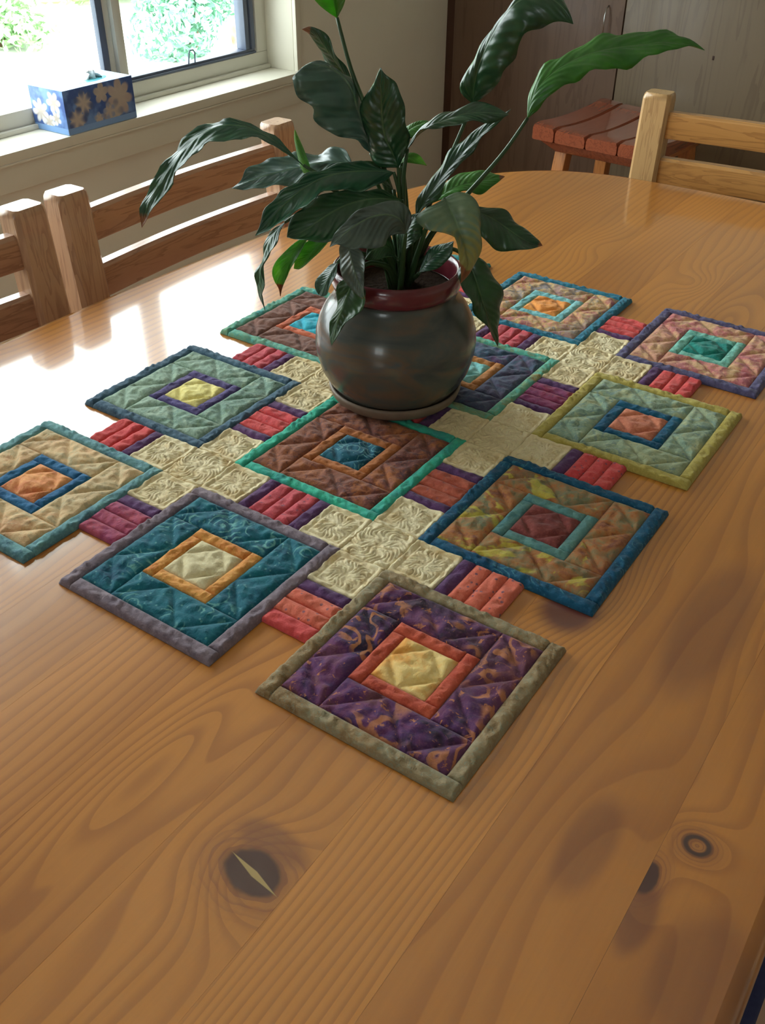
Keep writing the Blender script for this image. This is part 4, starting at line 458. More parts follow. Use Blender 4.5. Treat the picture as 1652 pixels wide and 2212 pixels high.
# ---------------------------------------------------------------- patchwork runner
QS = .17; QX, QY = -.35492, .35758; PA, PB = 1.2923, 1.3055; QZ = TZ+.0003
def fabric(name, cols, scale=40, kind='blotch', seed=0, k=1.55, extra=None, dist=1.2):
    t = NT(name, .88, .25); t.b.inputs['Sheen Weight'].default_value = .15; v = t.map(t.tc(), loc=(seed*1.31, seed*.77, 0)); C = [col(*c, k) for c in cols]
    n = t.M('ADD', t.M('MULTIPLY', t.noise(v, scale, 4, dist), .68), t.M('MULTIPLY', t.noise(v, scale*4.5, 3, 1.0), .32)); n2 = t.noise(v, scale*.3, 2, .5)
    pts = [(.38+.24*i/max(1, len(C)-1), c) for i, c in enumerate(C)]; c = t.ramp(n, pts)
    if len(C) > 1: c = t.mix(t.step(n2, .42, .62), c, t.mix(.55, c, C[-1]))
    if extra:
        ec = col(*extra[0], k)
        if kind == 'dots':
            d = t.vor(v, extra[1], rnd=.85); c = t.mix(t.M('MULTIPLY', t.M('SUBTRACT', 1.0, t.step(d, .16, .24)), extra[2]), c, ec)
        elif kind == 'swirl':
            w = t.vor(t.map(v, scale=(1, 1, 1)), extra[1], rnd=1); r = t.M('FRACT', t.M('MULTIPLY', t.M('ADD', w, t.M('MULTIPLY', n, .25)), 5.0))
            l = t.M('MULTIPLY', t.step(r, .55, .75), t.M('SUBTRACT', 1.0, t.step(r, .75, .95))); g = t.step(t.noise(v, extra[1]*.9, 2), .48, .6)
            dd = t.vor(v, extra[1]*4, rnd=1); pt = t.M('SUBTRACT', 1.0, t.step(dd, .12, .2))
            c = t.mix(t.M('MULTIPLY', t.M('MAXIMUM', t.M('MULTIPLY', l, g), t.M('MULTIPLY', pt, .6)), extra[2]), c, ec)
        elif kind == 'mottle':
            n3 = t.noise(v, extra[1], 3, 2.5); c = t.mix(t.M('MULTIPLY', t.step(n3, .56, .63), extra[2]), c, ec)
        elif kind == 'fronds':
            nn_ = t.noise(v, extra[1]*.25, 2, 0, out='Color'); s_ = t.n.new('ShaderNodeSeparateColor'); t.link(nn_, s_.inputs[0])
            a = t.M('MULTIPLY', s_.outputs[0], 60.0); r = t.M('SINE', t.M('ADD', a, t.M('MULTIPLY', n, 8.0))); g = t.step(s_.outputs[1], .5, .6)
            n3 = t.noise(v, extra[1], 3, 2.5); c = t.mix(t.M('MULTIPLY', t.M('MAXIMUM', t.M('MULTIPLY', t.step(r, .1, .7), g), t.step(n3, .60, .66)), extra[2]), c, ec)
    fine = t.noise(v, 900, 2); spk = t.noise(v, 330, 2, 0); c = t.mix(t.M('MULTIPLY', t.step(spk, .5, .72), .30), c, tuple(min(1, x*1.5+.03) for x in C[-1][:3])+(1,)); c = t.mix(t.M('MULTIPLY', fine, .30), c, tuple(x*.55 for x in C[0][:3])+(1,)); t.color(c)
    wr = t.noise(v, 150, 3, .8); t.bump(t.M('ADD', t.M('MULTIPLY', wr, 1.0), t.M('MULTIPLY', fine, .22)), .6, .0016)
    return t.m
class HF:      # height of a quilted piece: puffs between stitched lines
    def __init__(s, segs, base, amp, wid, flow=None): s.segs = np.array(segs, float).reshape(-1, 4)*QS; s.base, s.amp, s.wid = base, amp, wid; s.flow = flow; s.pk = 1.0
    def __call__(s, X, Y, perim):
        d = perim*s.pk
        for x0, y0, x1, y1 in s.segs:
            dx, dy = x1-x0, y1-y0; L = dx*dx+dy*dy+1e-12; t = np.clip(((X-x0)*dx+(Y-y0)*dy)/L, 0, 1); d = np.minimum(d, np.hypot(X-x0-t*dx, Y-y0-t*dy))
        if s.flow is not None: d = np.minimum(d, s.flow(X, Y))
        w = 0
        for i in range(6):
            a = 1.1+i*1.9; f = 2*math.pi/(.007+.0035*i); w = w+np.sin((X*math.cos(a)+Y*math.sin(a))*f+np.sin((X*math.sin(a*2)-Y*math.cos(a*2))*f*.37)*2+i)*(.00022+.00006*i)
        puff = 1-np.exp(-d/s.wid)
        return s.base+s.amp*puff+w*puff
def patch(rect, hf, outer, res=.0015, edge_r=.004):
    # rect in block units; outer = sides (x0,x1,y0,y1) that end the quilt there: rounded over and closed down to the table
    a0, a1, b0, b1 = [q*QS for q in rect]; nx = max(3, int(round((a1-a0)/res))); ny = max(3, int(round((b1-b0)/res)))
    X, Y = np.meshgrid(np.linspace(a0, a1, nx+1), np.linspace(b0, b1, ny+1), indexing='ij'); per = np.minimum(np.minimum(X-a0, a1-X), np.minimum(Y-b0, b1-Y))
    po = np.full_like(X, 9.0); pi = np.full_like(X, 9.0)
    for fl, dd in zip(outer, (X-a0, a1-X, Y-b0, b1-Y)):
        if fl: po = np.minimum(po, dd)
        else: pi = np.minimum(pi, dd)
    H = hf(X, Y, pi)
    q = np.clip(1-po/edge_r, 0, 1); H = .001+(H-.001)*np.sqrt(1-q*q)
    V = [(x, y, z) for x, y, z in zip(X.ravel(), Y.ravel(), H.ravel())]; F = [(i*(ny+1)+j, (i+1)*(ny+1)+j, (i+1)*(ny+1)+j+1, i*(ny+1)+j+1) for i in range(nx) for j in range(ny)]
    ring = [i*(ny+1) for i in range(nx+1)]+[nx*(ny+1)+j for j in range(1, ny+1)]+[i*(ny+1)+ny for i in range(nx-1, -1, -1)]+[j for j in range(ny-1, 0, -1)]
    k = len(V); V += [(V[r][0], V[r][1], 0) for r in ring]; n = len(ring)
    F += [(ring[i], k+i, k+(i+1) % n, ring[(i+1) % n]) for i in range(n)]; F.append(tuple(range(k, k+n))[::-1])
    return V, F
def join(parts):
    V = []; F = []
    for v, f in parts: k = len(V); V += v; F += [tuple(k+i for i in q) for q in f]
    return V, F
def place(name, VF, off, mat, parent=None, z=0):
    V, F = VF; V = [(x+off[0], y+off[1], h+z+QZ) for x, y, h in V]; return obj(name, V, F, mat, parent, smooth=True)
B0, F0, C0 = .07, .283, .355
o_, i_ = 1-B0, 1-F0; c_ = .5
zig = []
for sgn in (0, 1):
    e, f = (B0, F0) if sgn == 0 else (o_, i_)
    zig += [(.28, e, .5, f), (.72, e, .5, f), (e, .28, f, .5), (e, .72, f, .5)]
zig += [(.28, B0, B0, .28), (.72, B0, o_, .28), (.28, o_, B0, .72), (.72, o_, o_, .72)]
cen = [(C0, .5, .5, C0), (.5, C0, 1-C0, .5), (1-C0, .5, .5, 1-C0), (.5, 1-C0, C0, .5)]
def ripple(X, Y):      # little tucks along the narrow bindings
    p = np.sin((X+Y)*2*math.pi/.0125+np.sin((X-Y)*300)*.8+np.sin(X*97+Y*61)*2); return .0008+.004*(1-np.abs(p))
hf_ring = HF(zig, .0036, .0036, .0030); hf_bind = HF([(-9, -9, -9, -9)], .0040, .0030, .0020, lambda X, Y: .0012+np.abs(np.sin((X+Y)*math.pi/.0135+np.sin(X*97+Y*61)*2))*.006)
hf_frame = HF([(-9, -9, -9, -9)], .0038, .0028, .0018, lambda X, Y: .0012+np.abs(np.sin((X-Y)*math.pi/.011+np.sin(X*131+Y*77)*2))*.006); hf_cen = HF(cen, .0036, .0038, .0030)
ring_geo = [patch(r, hf_ring, (0, 0, 0, 0)) for r in ((B0, F0, B0, i_), (F0, o_, B0, F0), (i_, o_, F0, o_), (B0, i_, i_, o_))]
OV = .009
bind_geo = [patch((-OV, B0, -OV, o_), hf_bind, (1, 0, 1, 0)), patch((B0, 1+OV, -OV, B0), hf_bind, (0, 1, 1, 0)), patch((o_, 1+OV, B0, 1+OV), hf_bind, (0, 1, 0, 1)), patch((-OV, o_, o_, 1+OV), hf_bind, (1, 0, 0, 1))]
frame_geo = [patch(r, hf_frame, (0, 0, 0, 0)) for r in ((F0, C0, F0, 1-C0), (C0, i_, F0, C0), (1-C0, i_, C0, i_), (F0, 1-C0, 1-C0, i_))]
cen_geo = patch((C0, 1-C0, C0, 1-C0), hf_cen, (0, 0, 0, 0))
BL = {   # (i, j): binding, ring, frame, centre  (colours as sewn), then look in words
 (0, 0): (dict(cols=[(104, 80, 48), (136, 112, 80), (132, 124, 100)], scale=26, kind='mottle', extra=((100, 140, 134), 160, .25)), dict(cols=[(40, 32, 52), (72, 40, 84), (96, 50, 88), (96, 56, 66)], scale=16, kind='fronds', extra=((182, 116, 66), 75, .7)), dict(cols=[(150, 56, 44), (178, 82, 58)], scale=40), dict(cols=[(212, 186, 130), (205, 176, 112), (205, 140, 62)], scale=18)),
 (1, 0): (dict(cols=[(92, 80, 92), (118, 104, 112)], scale=50), dict(cols=[(8, 62, 84), (16, 82, 100), (24, 96, 108)], scale=35, kind='swirl', extra=((110, 165, 158), 38, .75)), dict(cols=[(176, 104, 44), (204, 148, 78)], scale=30), dict(cols=[(168, 152, 112), (196, 184, 148)], scale=35)),
 (2, 0): (dict(cols=[(60, 96, 112), (96, 138, 138)], scale=40), dict(cols=[(176, 134, 96), (192, 162, 120), (160, 148, 116)], scale=26, kind='mottle', extra=((96, 100, 78), 30, .35)), dict(cols=[(22, 74, 112), (34, 92, 132)], scale=40), dict(cols=[(180, 104, 64), (204, 142, 88)], scale=22)),
 (0, 1): (dict(cols=[(8, 58, 88), (20, 76, 104)], scale=50, kind='swirl', extra=((80, 140, 150), 50, .55)), dict(cols=[(104, 108, 82), (136, 108, 72), (156, 96, 50), (118, 64, 46)], scale=28, kind='mottle', extra=((178, 168, 60), 15, .7)), dict(cols=[(58, 106, 116), (88, 126, 120)], scale=50), dict(cols=[(98, 42, 44), (120, 60, 54)], scale=30)),
 (1, 1): (dict(cols=[(44, 122, 122), (48, 160, 128)], scale=25), dict(cols=[(78, 46, 44), (102, 58, 54), (142, 84, 46)], scale=24, kind='mottle', extra=((60, 42, 52), 70, .5)), dict(cols=[(134, 74, 36), (160, 98, 52)], scale=40), dict(cols=[(6, 62, 86), (20, 84, 100)], scale=40, kind='swirl', extra=((110, 165, 165), 50, .7))),
 (2, 1): (dict(cols=[(38, 62, 82), (66, 92, 108)], scale=90), dict(cols=[(112, 136, 114), (92, 118, 108), (140, 158, 140)], scale=34, kind='mottle', extra=((88, 110, 96), 70, .5)), dict(cols=[(58, 48, 96), (80, 70, 112)], scale=50), dict(cols=[(196, 180, 100), (208, 196, 128)], scale=30)),
 (0, 2): (dict(cols=[(146, 130, 56), (160, 146, 78)], scale=40), dict(cols=[(92, 116, 106), (122, 144, 124), (150, 152, 114)], scale=26, kind='mottle', extra=((90, 116, 122), 45, .55)), dict(cols=[(8, 64, 98), (24, 88, 114)], scale=50), dict(cols=[(172, 96, 74), (194, 122, 92)], scale=30)),
 (1, 2): (dict(cols=[(128, 112, 64), (60, 152, 138), (100, 130, 96)], scale=22), dict(cols=[(78, 44, 82), (44, 76, 92), (64, 60, 80)], scale=18), dict(cols=[(142, 90, 42), (166, 110, 60)], scale=40), dict(cols=[(96, 158, 160), (128, 176, 168)], scale=30)),
 (2, 2): (dict(cols=[(50, 122, 124), (116, 146, 104), (70, 140, 130)], scale=30), dict(cols=[(84, 54, 46), (112, 76, 64)], scale=40), dict(cols=[(164, 80, 56), (178, 96, 68)], scale=60), dict(cols=[(20, 118, 156), (50, 158, 170)], scale=30)),
 (0, 3): (dict(cols=[(52, 52, 84), (84, 78, 108)], scale=120), dict(cols=[(152, 80, 92), (170, 100, 98), (184, 150, 108)], scale=20, kind='mottle', extra=((140, 78, 92), 30, .5)), dict(cols=[(84, 148, 138), (120, 176, 160)], scale=120, kind='dots', extra=((60, 120, 110), 220, .6)), dict(cols=[(10, 96, 92), (28, 120, 108)], scale=30)),
 (1, 3): (dict(cols=[(16, 78, 106), (40, 108, 126)], scale=110), dict(cols=[(146, 84, 90), (172, 116, 90), (180, 150, 96), (116, 112, 112)], scale=32, kind='mottle', extra=((190, 160, 96), 60, .6)), dict(cols=[(92, 156, 166), (128, 180, 180)], scale=60), dict(cols=[(198, 116, 50), (210, 140, 70)], scale=30)),
 (2, 3): (dict(cols=[(24, 92, 100), (50, 120, 116)], scale=60), dict(cols=[(120, 80, 80), (150, 110, 90)], scale=30), dict(cols=[(30, 80, 110), (50, 100, 120)], scale=40), dict(cols=[(190, 150, 90), (200, 170, 110)], scale=30))}
BLAB = {(0, 0): 'purple and orange block with olive binding, nearest corner of the runner', (1, 0): 'teal swirl block with mauve binding', (2, 0): 'tan block with blue frame and orange centre', (0, 1): 'rust and yellow-green block with dark blue binding', (1, 1): 'maroon block with green binding in front of the pot',
 (2, 1): 'sage block with slate binding and yellow centre', (0, 2): 'sage block with olive-yellow binding', (1, 2): 'purple and slate block right of the pot', (2, 2): 'brown block with bright teal centre left of the pot', (0, 3): 'pink and yellow block with navy binding', (1, 3): 'pink-tan block with light blue frame behind the pot', (2, 3): 'block mostly hidden behind the pot'}
runner = empty('patchwork_table_runner', (-.5, .8, TZ)); tag(runner, 'quilted patchwork table runner of bordered squares lying on the pine table', 'table runner'); P = []
ring_m = {}
for (i, j), (b_, r_, f_, ce_) in BL.items():
    off = (QX-i*PA*QS, QY+j*PB*QS); sd = i*4+j+1; nm = 'fabric_%d_%d' % (i, j)
    o = place('patchwork_block', join(ring_geo), off, fabric(nm+'_ring', seed=sd, **r_)); o['label'] = BLAB[(i, j)]; P.append(o)
    place('binding', join(bind_geo), off, fabric(nm+'_binding', seed=sd+.3, **b_), o); place('inner_frame', join(frame_geo), off, fabric(nm+'_frame', seed=sd+.5, **f_), o)
    place('center_patch', cen_geo, off, fabric(nm+'_centre', seed=sd+.7, **ce_), o)
cream = fabric('cream_sashing', [(198, 183, 147), (208, 195, 162), (192, 170, 128)], scale=18, kind='mottle', extra=((180, 150, 104), 12, .25), seed=2)
purple = fabric('purple_strip', [(66, 36, 76), (88, 54, 96)], scale=40, seed=3, k=1.4)
def petals(cx, cy, Rm, n=8, ph=0):
    def f(X, Y):
        dx, dy = X-cx, Y-cy; r = np.hypot(dx, dy); th = np.arctan2(dy, dx)+ph+.25*np.sin(r*300)
        edge = Rm*np.abs(np.cos(th*n/2))**.55; d1 = np.abs(r-edge)*.7; rib = np.where(r < edge, r*np.abs(np.sin(((th*n/2+math.pi/2) % math.pi)-math.pi/2))*2/n*1.2+.0006, 9.0)
        return np.minimum(np.minimum(d1, rib), np.abs(r-.0015))
    return f
def cream_hf(fls, lines=()):
    fs = [petals(*q) for q in fls]
    def flow(X, Y):
        d = fs[0](X, Y)
        for f in fs[1:]: d = np.minimum(d, f(X, Y))
        return d
    h_ = HF(lines, .0026, .0028, .0020, flow); h_.pk = 3.5; return h_
GA, GB = (PA-1), (PB-1); AR = .28
def red_m(name, cols, seed, dots=.0, dc=(90, 70, 90), sc=150): return fabric(name, cols, scale=20, kind='dots', extra=(dc, sc, dots), seed=seed, k=1.5)
reds = {'rose': [(160, 52, 66), (178, 74, 80)], 'salmon': [(182, 78, 58), (196, 104, 84)], 'rust': [(150, 60, 46), (158, 84, 62)], 'plum': [(160, 66, 66), (128, 54, 92)], 'coral': [(178, 52, 58), (190, 76, 72)], 'berry': [(150, 50, 56), (110, 50, 90)]}
# crossings: one centre square with four arms
for i in range(2):
    for j in range(3):
        off = (QX-(i+1)*PA*QS+QS, QY+j*PB*QS+QS)      # corner where the gap square starts
        h = cream_hf([(GA/2*QS, GB/2*QS, .030, 8, .3+i)], ()); o = place('cream_patch', patch((0, GA, 0, GB), h, (0, 0, 0, 0), res=.0009), off, cream); P.append(o)
        for rect in ((-AR, 0, 0, GB), (GA, GA+AR, 0, GB), (0, GA, -AR, 0), (0, GA, GB, GB+AR)):
            cx, cy = (rect[0]+rect[1])/2*QS, (rect[2]+rect[3])/2*QS; hz = rect[1]-rect[0] < GA and rect[3]-rect[2] > .29
            e = .035; ln = [(rect[0]+e, rect[2]+e, rect[0]+e, rect[3]-e), (rect[1]-e, rect[2]+e, rect[1]-e, rect[3]-e), (rect[0]+e, rect[2]+e, rect[1]-e, rect[2]+e), (rect[0]+e, rect[3]-e, rect[1]-e, rect[3]-e)]
            place('cream_patch', patch(rect, cream_hf([(cx, cy, .021, 8, random.random())], ln), (0, 0, 0, 0), res=.0009), off, cream, o)
# sash rails: three red strips with a purple strip at each inner end
def rail(origin, along, outer, pal, dots, seed, last=None):
    # along: 'x' or 'y'; runs 0..1 along the block edge; outer: None, 0 (ends low) or 1 (ends high)
    W_ = GA if along == 'y' else GB; hf = HF([], .0030, .0032, .0024); geo = []; ed = [.36, .453, .547, .64]
    for q in range(3):
        u0, u1 = ed[q], ed[q+1]; ob = (outer == 0 and q == 0, outer == 1 and q == 2)
        r = (0, W_, u0, u1) if along == 'y' else (u0, u1, 0, W_); ou = (0, 0)+ob if along == 'y' else ob+(0, 0)
        sub = []
        for f in (1/3, 2/3): sub.append((W_*f, u0, W_*f, u1) if along == 'y' else (u0, W_*f, u1, W_*f))
        geo.append(patch(r, HF([], .0030, .0030, .0022), ou))
    m_ = red_m('red_fabric_%d' % seed, reds[pal], seed, dots); o = place('red_strip_patch', join(geo), origin, m_)
    if last: o.data.materials.append(red_m('red_fabric_end_%d' % seed, reds[last], seed+5, .2)); n = len(o.data.polygons)//3; o.data.polygons.foreach_set('material_index', [1 if k < n else 0 for k in range(len(o.data.polygons))])
    for u0, u1, skip in ((.28, .36, outer == 0), (.64, .72, outer == 1)):
        if skip: continue
        place('purple_strip', patch((0, W_, u0, u1) if along == 'y' else (u0, u1, 0, W_), hf, (0, 0, 0, 0)), origin, purple, o)
    P.append(o); return o
ysp = {(0, 0): ('salmon', .8, 'coral'), (1, 0): ('plum', .3, None), (0, 1): ('rust', .3, None), (1, 1): ('coral', .25, None), (0, 2): ('berry', .5, None), (1, 2): ('rose', .25, None), (0, 3): ('coral', .1, None), (1, 3): ('coral', .2, None)}
for (i, j), (pal, dt, la) in ysp.items():      # between columns i and i+1, beside row j
    rail((QX-(i+1)*PA*QS+QS, QY+j*PB*QS), 'y', 0 if j == 0 else 1 if j == 3 else None, pal, dt, 10+i*4+j, la)
xsp = {(0, 0): ('salmon', .9, None), (1, 0): ('rose', .6, None), (2, 0): ('coral', .2, None), (0, 1): ('coral', .8, None), (1, 1): ('coral', .2, None), (2, 1): ('rose', .2, None), (0, 2): ('coral', .15, None), (1, 2): ('rose', .3, None), (2, 2): ('rose', .2, None)}
for (i, j), (pal, dt, la) in xsp.items():      # between rows j and j+1, beside column i
    rail((QX-i*PA*QS, QY+j*PB*QS+QS), 'x', 1 if i == 0 else 0 if i == 2 else None, pal, dt, 30+i*3+j, la)
adopt(runner, P)

# ---------------------------------------------------------------- pot, saucer, plant
PX, PY = -.5202, .7883; QT = TZ+.0085
sauc = NT('grey_stoneware', .5, .4); ns_ = sauc.noise(sauc.tc(), 60, 4); sauc.color(sauc.mix(ns_, col(112, 92, 78), col(140, 122, 104))); sauc.bump(ns_, .2, .001)
so = lathe('saucer', [(.060, QT), (.0655, QT+.0012), (.071, QT+.006), (.0735, QT+.013), (.0735, QT+.016), (.0718, QT+.0168), (.0700, QT+.0155), (.067, QT+.008), (.060, QT+.006), (.02, QT+.0055)], (PX, PY), sauc.m)
tag(so, 'round grey stoneware saucer under the plant pot', 'saucer')
pm = NT('mottled_glaze', .26, .4, 0, .15); v = pm.tc(); n1 = pm.noise(pm.map(v, scale=(9, 9, 30)), 1, 4, .8); n2 = pm.noise(v, 60, 4); n3 = pm.noise(pm.map(v, scale=(5, 5, 60)), 1, 3)
c = pm.ramp(n1, [(.3, col(62, 68, 70)), (.5, col(88, 88, 80)), (.62, col(112, 90, 70)), (.75, col(76, 92, 100))]); c = pm.mix(pm.M('MULTIPLY', n2, .4), c, col(58, 70, 76)); c = pm.mix(pm.step(n3, .64, .78), c, col(50, 98, 98)); pm.color(c); pm.bump(pm.M('ADD', n3, pm.M('MULTIPLY', n2, .2)), .12, .0015)
b0 = QT+.0062
prof = [(.03, b0), (.060, b0), (.0625, b0+.002), (.0665, b0+.008), (.0745, b0+.018), (.0815, b0+.031), (.0858, b0+.047), (.0872, b0+.060), (.0862, b0+.073), (.0825, b0+.086), (.0765, b0+.098), (.0705, b0+.106), (.0668, b0+.110), (.0648, b0+.116), (.0635, b0+.1205)]
pot = lathe('plant_pot', prof+[(.060, b0+.1205), (.058, b0+.10), (.058, b0+.08)], (PX, PY), pm.m, caps=(1, 0))
tag(pot, 'round-bellied glazed grey pot with dark red rim holding the lily', 'pot')
rm_ = NT('dark_red_glaze', .25, .5, 0, .3); nr = rm_.noise(rm_.tc(), 40, 3); rm_.color(rm_.mix(nr, col(84, 26, 36), col(120, 44, 52)))
rim = lathe('rim', [(.0598, b0+.119), (.0637, b0+.1195), (.0665, b0+.1225), (.0682, b0+.128), (.0685, b0+.136), (.0675, b0+.1405), (.0652, b0+.143), (.0628, b0+.1415), (.0612, b0+.136), (.0598, b0+.119)], (PX, PY), rm_.m, pot, caps=(0, 0)); rim['label'] = 'dark red glazed rim'
sm = NT('dark_soil', .95, .1); nsl = sm.noise(sm.tc(), 200, 5); sm.color(sm.mix(nsl, col(30, 22, 16), col(66, 48, 34))); sm.bump(nsl, 1, .004)
SZ = b0+.122; soil = lathe('soil', [(.0575, SZ-.02), (.0590, SZ-.003), (.05, SZ), (.03, SZ+.002), (.01, SZ+.0025)], (PX, PY), sm.m, pot, n=40)

def leaf_mat(name, a, b, c3, rough=.22, brown=0.0, yel=None, trans=.0, k=1.0):
    t = NT(name, rough, .6, 0, .7 if 'pale' in name else .45); t.b.inputs['Coat Roughness'].default_value = .42 if 'pale' in name else .26
    uv = t.n.new('ShaderNodeUVMap'); sp = t.n.new('ShaderNodeSeparateXYZ'); t.link(uv.outputs[0], sp.inputs[0]); u, v_ = sp.outputs[0], sp.outputs[1]
    n = t.noise(t.tc(), 40, 3); c = t.ramp(n, [(.3, col(*a, k)), (.6, col(*b, k)), (.8, col(*c3, k))])
    s = t.M('ABSOLUTE', t.M('SUBTRACT', v_, .5)); ph = t.M('SUBTRACT', t.M('ADD', t.M('MULTIPLY', u, 75.0), t.M('MULTIPLY', t.noise(t.tc(), 22, 2), 9.0)), t.M('MULTIPLY', s, 38.0)); vn = t.M('SINE', ph)
    mid = t.M('SUBTRACT', 1.0, t.step(s, .008, .03)); c = t.mix(t.M('MULTIPLY', mid, .28), c, col(110, 140, 90, k))
    if yel: c = t.mix(t.M('MULTIPLY', t.step(t.M('ADD', u, t.M('MULTIPLY', vn, .12)), yel[3], yel[4]), .8), c, col(*yel[:3]))
    if brown: c = t.mix(t.step(t.M('ADD', u, t.M('MULTIPLY', n, .05)), 1.0-brown, 1.03-brown), c, col(150, 92, 52))
    t.color(c); t.bump(t.M('ADD', vn, t.M('MULTIPLY', mid, -3.0)), .38, .0009)
    if trans:
        tr = t.n.new('ShaderNodeBsdfTranslucent'); mx = t.n.new('ShaderNodeMixShader'); t.link(c, tr.inputs[0]); mx.inputs[0].default_value = trans
        out = t.n['Material Output']; t.link(t.b.outputs[0], mx.inputs[1]); t.link(tr.outputs[0], mx.inputs[2]); t.link(mx.outputs[0], out.inputs[0])
    return t.m
G = {'glossy': ((30, 66, 48), (38, 80, 54), (50, 96, 60)), 'dark': ((24, 56, 34), (32, 72, 40), (42, 84, 46)), 'dark2': ((26, 60, 30), (34, 74, 34), (46, 88, 40)), 'pale': ((48, 78, 70), (58, 88, 76), (70, 98, 84)),
     'bright': ((72, 120, 46), (92, 144, 58), (124, 166, 72)), 'bright2': ((46, 100, 34), (60, 120, 38), (80, 138, 44)), 'grey': ((50, 66, 60), (62, 78, 68), (70, 88, 74)), 'variegated': ((80, 104, 84), (104, 124, 96), (126, 140, 104))}
TR = {'glossy': .18, 'dark': .22, 'dark2': .25, 'pale': .15, 'bright': .55, 'bright2': .4, 'grey': .1, 'variegated': .25}
lm = {}
plant = empty('peace_lily', (PX, PY, SZ)); tag(plant, 'leafy dark green peace lily growing in the grey pot', 'plant'); P = []
stem_m = NT('petiole_green', .4, .4); nst = stem_m.noise(stem_m.map(stem_m.tc(), scale=(60, 60, 8)), 1, 2); stem_m.color(stem_m.mix(nst, col(34, 62, 36), col(66, 94, 52)))
def sm1(a, b, t): return a+(b-a)*t
for li, (kind, br, mid, A_, B_, stem) in enumerate(LEAVES):
    key = (kind, br)
    if key not in lm:
        a, b, c3 = G[kind]; lm[key] = leaf_mat('leaf_%s_%d' % (kind, int(br*100)), a, b, c3, .30 if kind in ('glossy', 'pale', 'dark') else .38, br, (170, 160, 80, .35, .75) if kind == 'variegated' else (150, 190, 70, .75, .95) if kind == 'bright' else None, TR[kind], 1.6)
    mid, A_, B_, stem = [np.array(q)/1e4 for q in (mid, A_, B_, stem)]
    K = 36; V = []; F = []; UV = []; Mx = 6
    t0 = np.linspace(0, 1, len(mid)); tt = np.linspace(0, 1, K+1); I = lambda arr: np.array([np.interp(tt, t0, arr[:, q]) for q in range(3)]).T
    def smooth(a):
        for _ in range(2): a[1:-1] = .25*a[:-2]+.5*a[1:-1]+.25*a[2:]
        return a
    m_, a_, b_ = smooth(I(mid)), smooth(I(A_)), smooth(I(B_)); wid = np.linalg.norm(a_-b_, axis=1).max(); rl = np.linalg.norm(np.diff(m_, axis=0), axis=1).sum()
    for k_ in range(K+1):
        tan = (m_[min(k_+1, K)]-m_[max(k_-1, 0)]); tan /= np.linalg.norm(tan)+1e-9; acr = a_[k_]-b_[k_]; nr_ = np.cross(tan, acr); nr_ /= np.linalg.norm(nr_)+1e-9
        if k_ > 3 and np.dot(nr_, pn) < 0: nr_ = -nr_
        pn = nr_; lw = np.linalg.norm(acr)
        for q in range(-Mx, Mx+1):
            s = q/Mx; e = a_[k_] if s > 0 else b_[k_]; p = m_[k_]*(1-abs(s))+e*abs(s); ew = np.linalg.norm(e-m_[k_])
            arch = 4*abs(s)*(1-abs(s))*ew*.16; rp = (.0030 if kind == 'pale' else .0017)*math.sin(rl*tt[k_]*230-abs(s)*4.2+li)*abs(s)*min(1, lw/.03); ed = .0030*math.sin(rl*tt[k_]*120+li*2+(1 if s > 0 else 3))*abs(s)**3*min(1, lw/.03)
            p = p+nr_*(arch+rp+ed); V.append(tuple(p)); UV.append((tt[k_], .5+s/2))
    C_ = 2*Mx+1
    for k_ in range(K):
        for q in range(C_-1): F.append((k_*C_+q, k_*C_+q+1, (k_+1)*C_+q+1, (k_+1)*C_+q))
    lo = obj('leaf', V, F, lm[key], smooth=True); uvl = lo.data.uv_layers.new(name='UVMap'); idx = [vi for p_ in lo.data.polygons for vi in p_.vertices]
    uvl.data.foreach_set('uv', [x for vi in idx for x in UV[vi]])
    md = lo.modifiers.new('Solidify', 'SOLIDIFY'); md.thickness = .0005
    st_ = [Vector(s_) for s_ in stem]; base = Vector((PX+(st_[0].x-PX)*.8, PY+(st_[0].y-PY)*.8, SZ-.004)); pts = [base]+st_[1:]
    dn = []
    for q in range(len(pts)-1):
        p0, p1, p2, p3 = pts[max(q-1, 0)], pts[q], pts[q+1], pts[min(q+2, len(pts)-1)]
        for z_ in (0, .25, .5, .75):
            dn.append(.5*((2*p1)+(-p0+p2)*z_+(2*p0-5*p1+4*p2-p3)*z_*z_+(-p0+3*p1-3*p2+p3)*z_**3))
    dn.append(pts[-1]); Vs, Fs = tube(dn, [.0034-.0018*q/len(dn) for q in range(len(dn))], 7); sk = obj('petiole', Vs, Fs, stem_m.m, lo, True)
    P.append(lo)
adopt(plant, P)

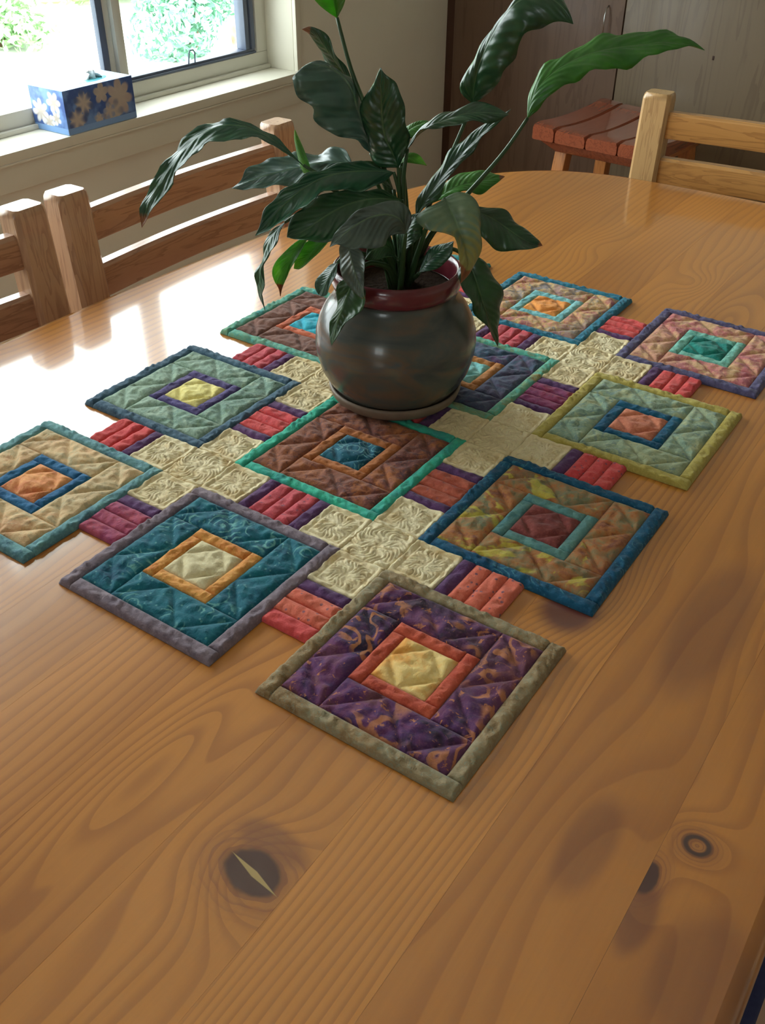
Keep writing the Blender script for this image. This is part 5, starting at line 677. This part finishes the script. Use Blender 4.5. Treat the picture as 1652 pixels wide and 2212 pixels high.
# ---------------------------------------------------------------- tissue box on the sill
tb = NT('flower_print_card', .55, .4); tcx = tb.tc(); sp = tb.n.new('ShaderNodeSeparateXYZ'); tb.link(tcx, sp.inputs[0]); x_, y_, z_ = sp.outputs
geo = tb.n.new('ShaderNodeNewGeometry'); sn = tb.n.new('ShaderNodeSeparateXYZ'); tb.link(geo.outputs['Normal'], sn.inputs[0]); isx = tb.M('GREATER_THAN', tb.M('ABSOLUTE', sn.outputs[0]), .5)
uu = tb.M('ADD', tb.M('MULTIPLY', isx, y_), tb.M('MULTIPLY', tb.M('SUBTRACT', 1.0, isx), tb.M('ADD', x_, .5)))
nb_ = tb.noise(tcx, 22, 3); c = tb.mix(tb.step(nb_, .4, .62), col(70, 100, 168), col(116, 154, 214))
def flower(cx, cz, r0, n, ph, shade):
    global c
    dx = tb.M('SUBTRACT', uu, cx); dz = tb.M('SUBTRACT', z_, cz); r = tb.M('SQRT', tb.M('ADD', tb.M('MULTIPLY', dx, dx), tb.M('MULTIPLY', dz, dz))); th = tb.M('ARCTAN2', dz, dx)
    pet = tb.M('ABSOLUTE', tb.M('COSINE', tb.M('MULTIPLY', tb.M('ADD', th, ph), n/2))); lim = tb.M('MULTIPLY', tb.M('ADD', tb.M('MULTIPLY', nb_, .35), tb.M('ADD', .45, tb.M('MULTIPLY', pet, .38))), r0)
    q = tb.M('DIVIDE', r, lim); msk = tb.M('SUBTRACT', 1.0, tb.step(q, .82, 1.1)); cc = tb.mix(tb.step(tb.M('MULTIPLY', q, pet), .1, .8), col(196, 186, 176), col(*shade)); c = tb.mix(msk, c, cc)
# face towards the room uses y; the end face uses x shifted by .5
for a in ((.052, .050, .038, 7, .2, (190, 176, 172)), (.03, .022, .030, 6, 1, (150, 150, 165)), (.004, .066, .022, 5, 1, (180, 172, 170)), (.020, .028, .018, 5, 2, (150, 160, 190)), (-.045, .055, .028, 6, .4, (84, 104, 150)), (-.068, .026, .026, 5, 1.3, (80, 100, 150)), (-.01, .018, .014, 5, .9, (150, 160, 190)),
          (.475, .038, .026, 7, .3, (235, 238, 242)), (.522, .060, .022, 6, 1, (235, 238, 242)), (.522, .030, .015, 5, .5, (225, 232, 242)), (.498, .020, .018, 6, .1, (225, 232, 242))): flower(*a)
c = tb.mix(tb.M('LESS_THAN', z_, .0125), c, col(132, 172, 226)); top_ = tb.M('GREATER_THAN', sn.outputs[2], .5); c = tb.mix(top_, c, tb.mix(tb.step(nb_, .45, .6), col(176, 206, 240), col(224, 236, 248))); tb.color(c)  # upward face paler: overexposed brightness put into the card colour
tbx = empty('tissue_box', (-1.746, 1.4205, .7315)); tag(tbx, 'blue tissue box printed with white flowers standing on the window sill', 'tissue box')
card = box('carton', (-.052, .054, -.0955, .0945, 0, .086), tb.m, tbx, bevel=.0012)
bm = bmesh.new(); pts = []
for k_ in range(24):
    a = 2*math.pi*k_/24; pts.append((.012+.022*math.cos(a), .012+.045*math.sin(a)))
vb = [bm.verts.new((x, y, .0861)) for x, y in pts]; vt = [bm.verts.new((x, y, .0866)) for x, y in pts]; bm.faces.new(vt); bm.faces.new(vb[::-1])
for k_ in range(24): bm.faces.new([vb[k_], vb[(k_+1) % 24], vt[(k_+1) % 24], vt[k_]])
from_bm('opening_film', bm, plain('cyan_film', (110, 205, 220), .2, .5), tbx)
V = []; F = []
for k_ in range(13):
    for j_ in range(5):
        s = k_/12-.5; h = j_/4; V.append((.014+.007*math.sin(s*14+h)+.004*h*math.sin(s*31), .02+s*.05*(1-.4*h), .0862+.019*h*(1-.6*abs(s)*2)))
for k_ in range(12):
    for j_ in range(4): a = k_*5+j_; F.append((a, a+5, a+6, a+1))
ti = obj('tissue', V, F, plain('white_tissue', (245, 247, 250), .8, .2), tbx, True); ti.modifiers.new('Solidify', 'SOLIDIFY').thickness = .0006
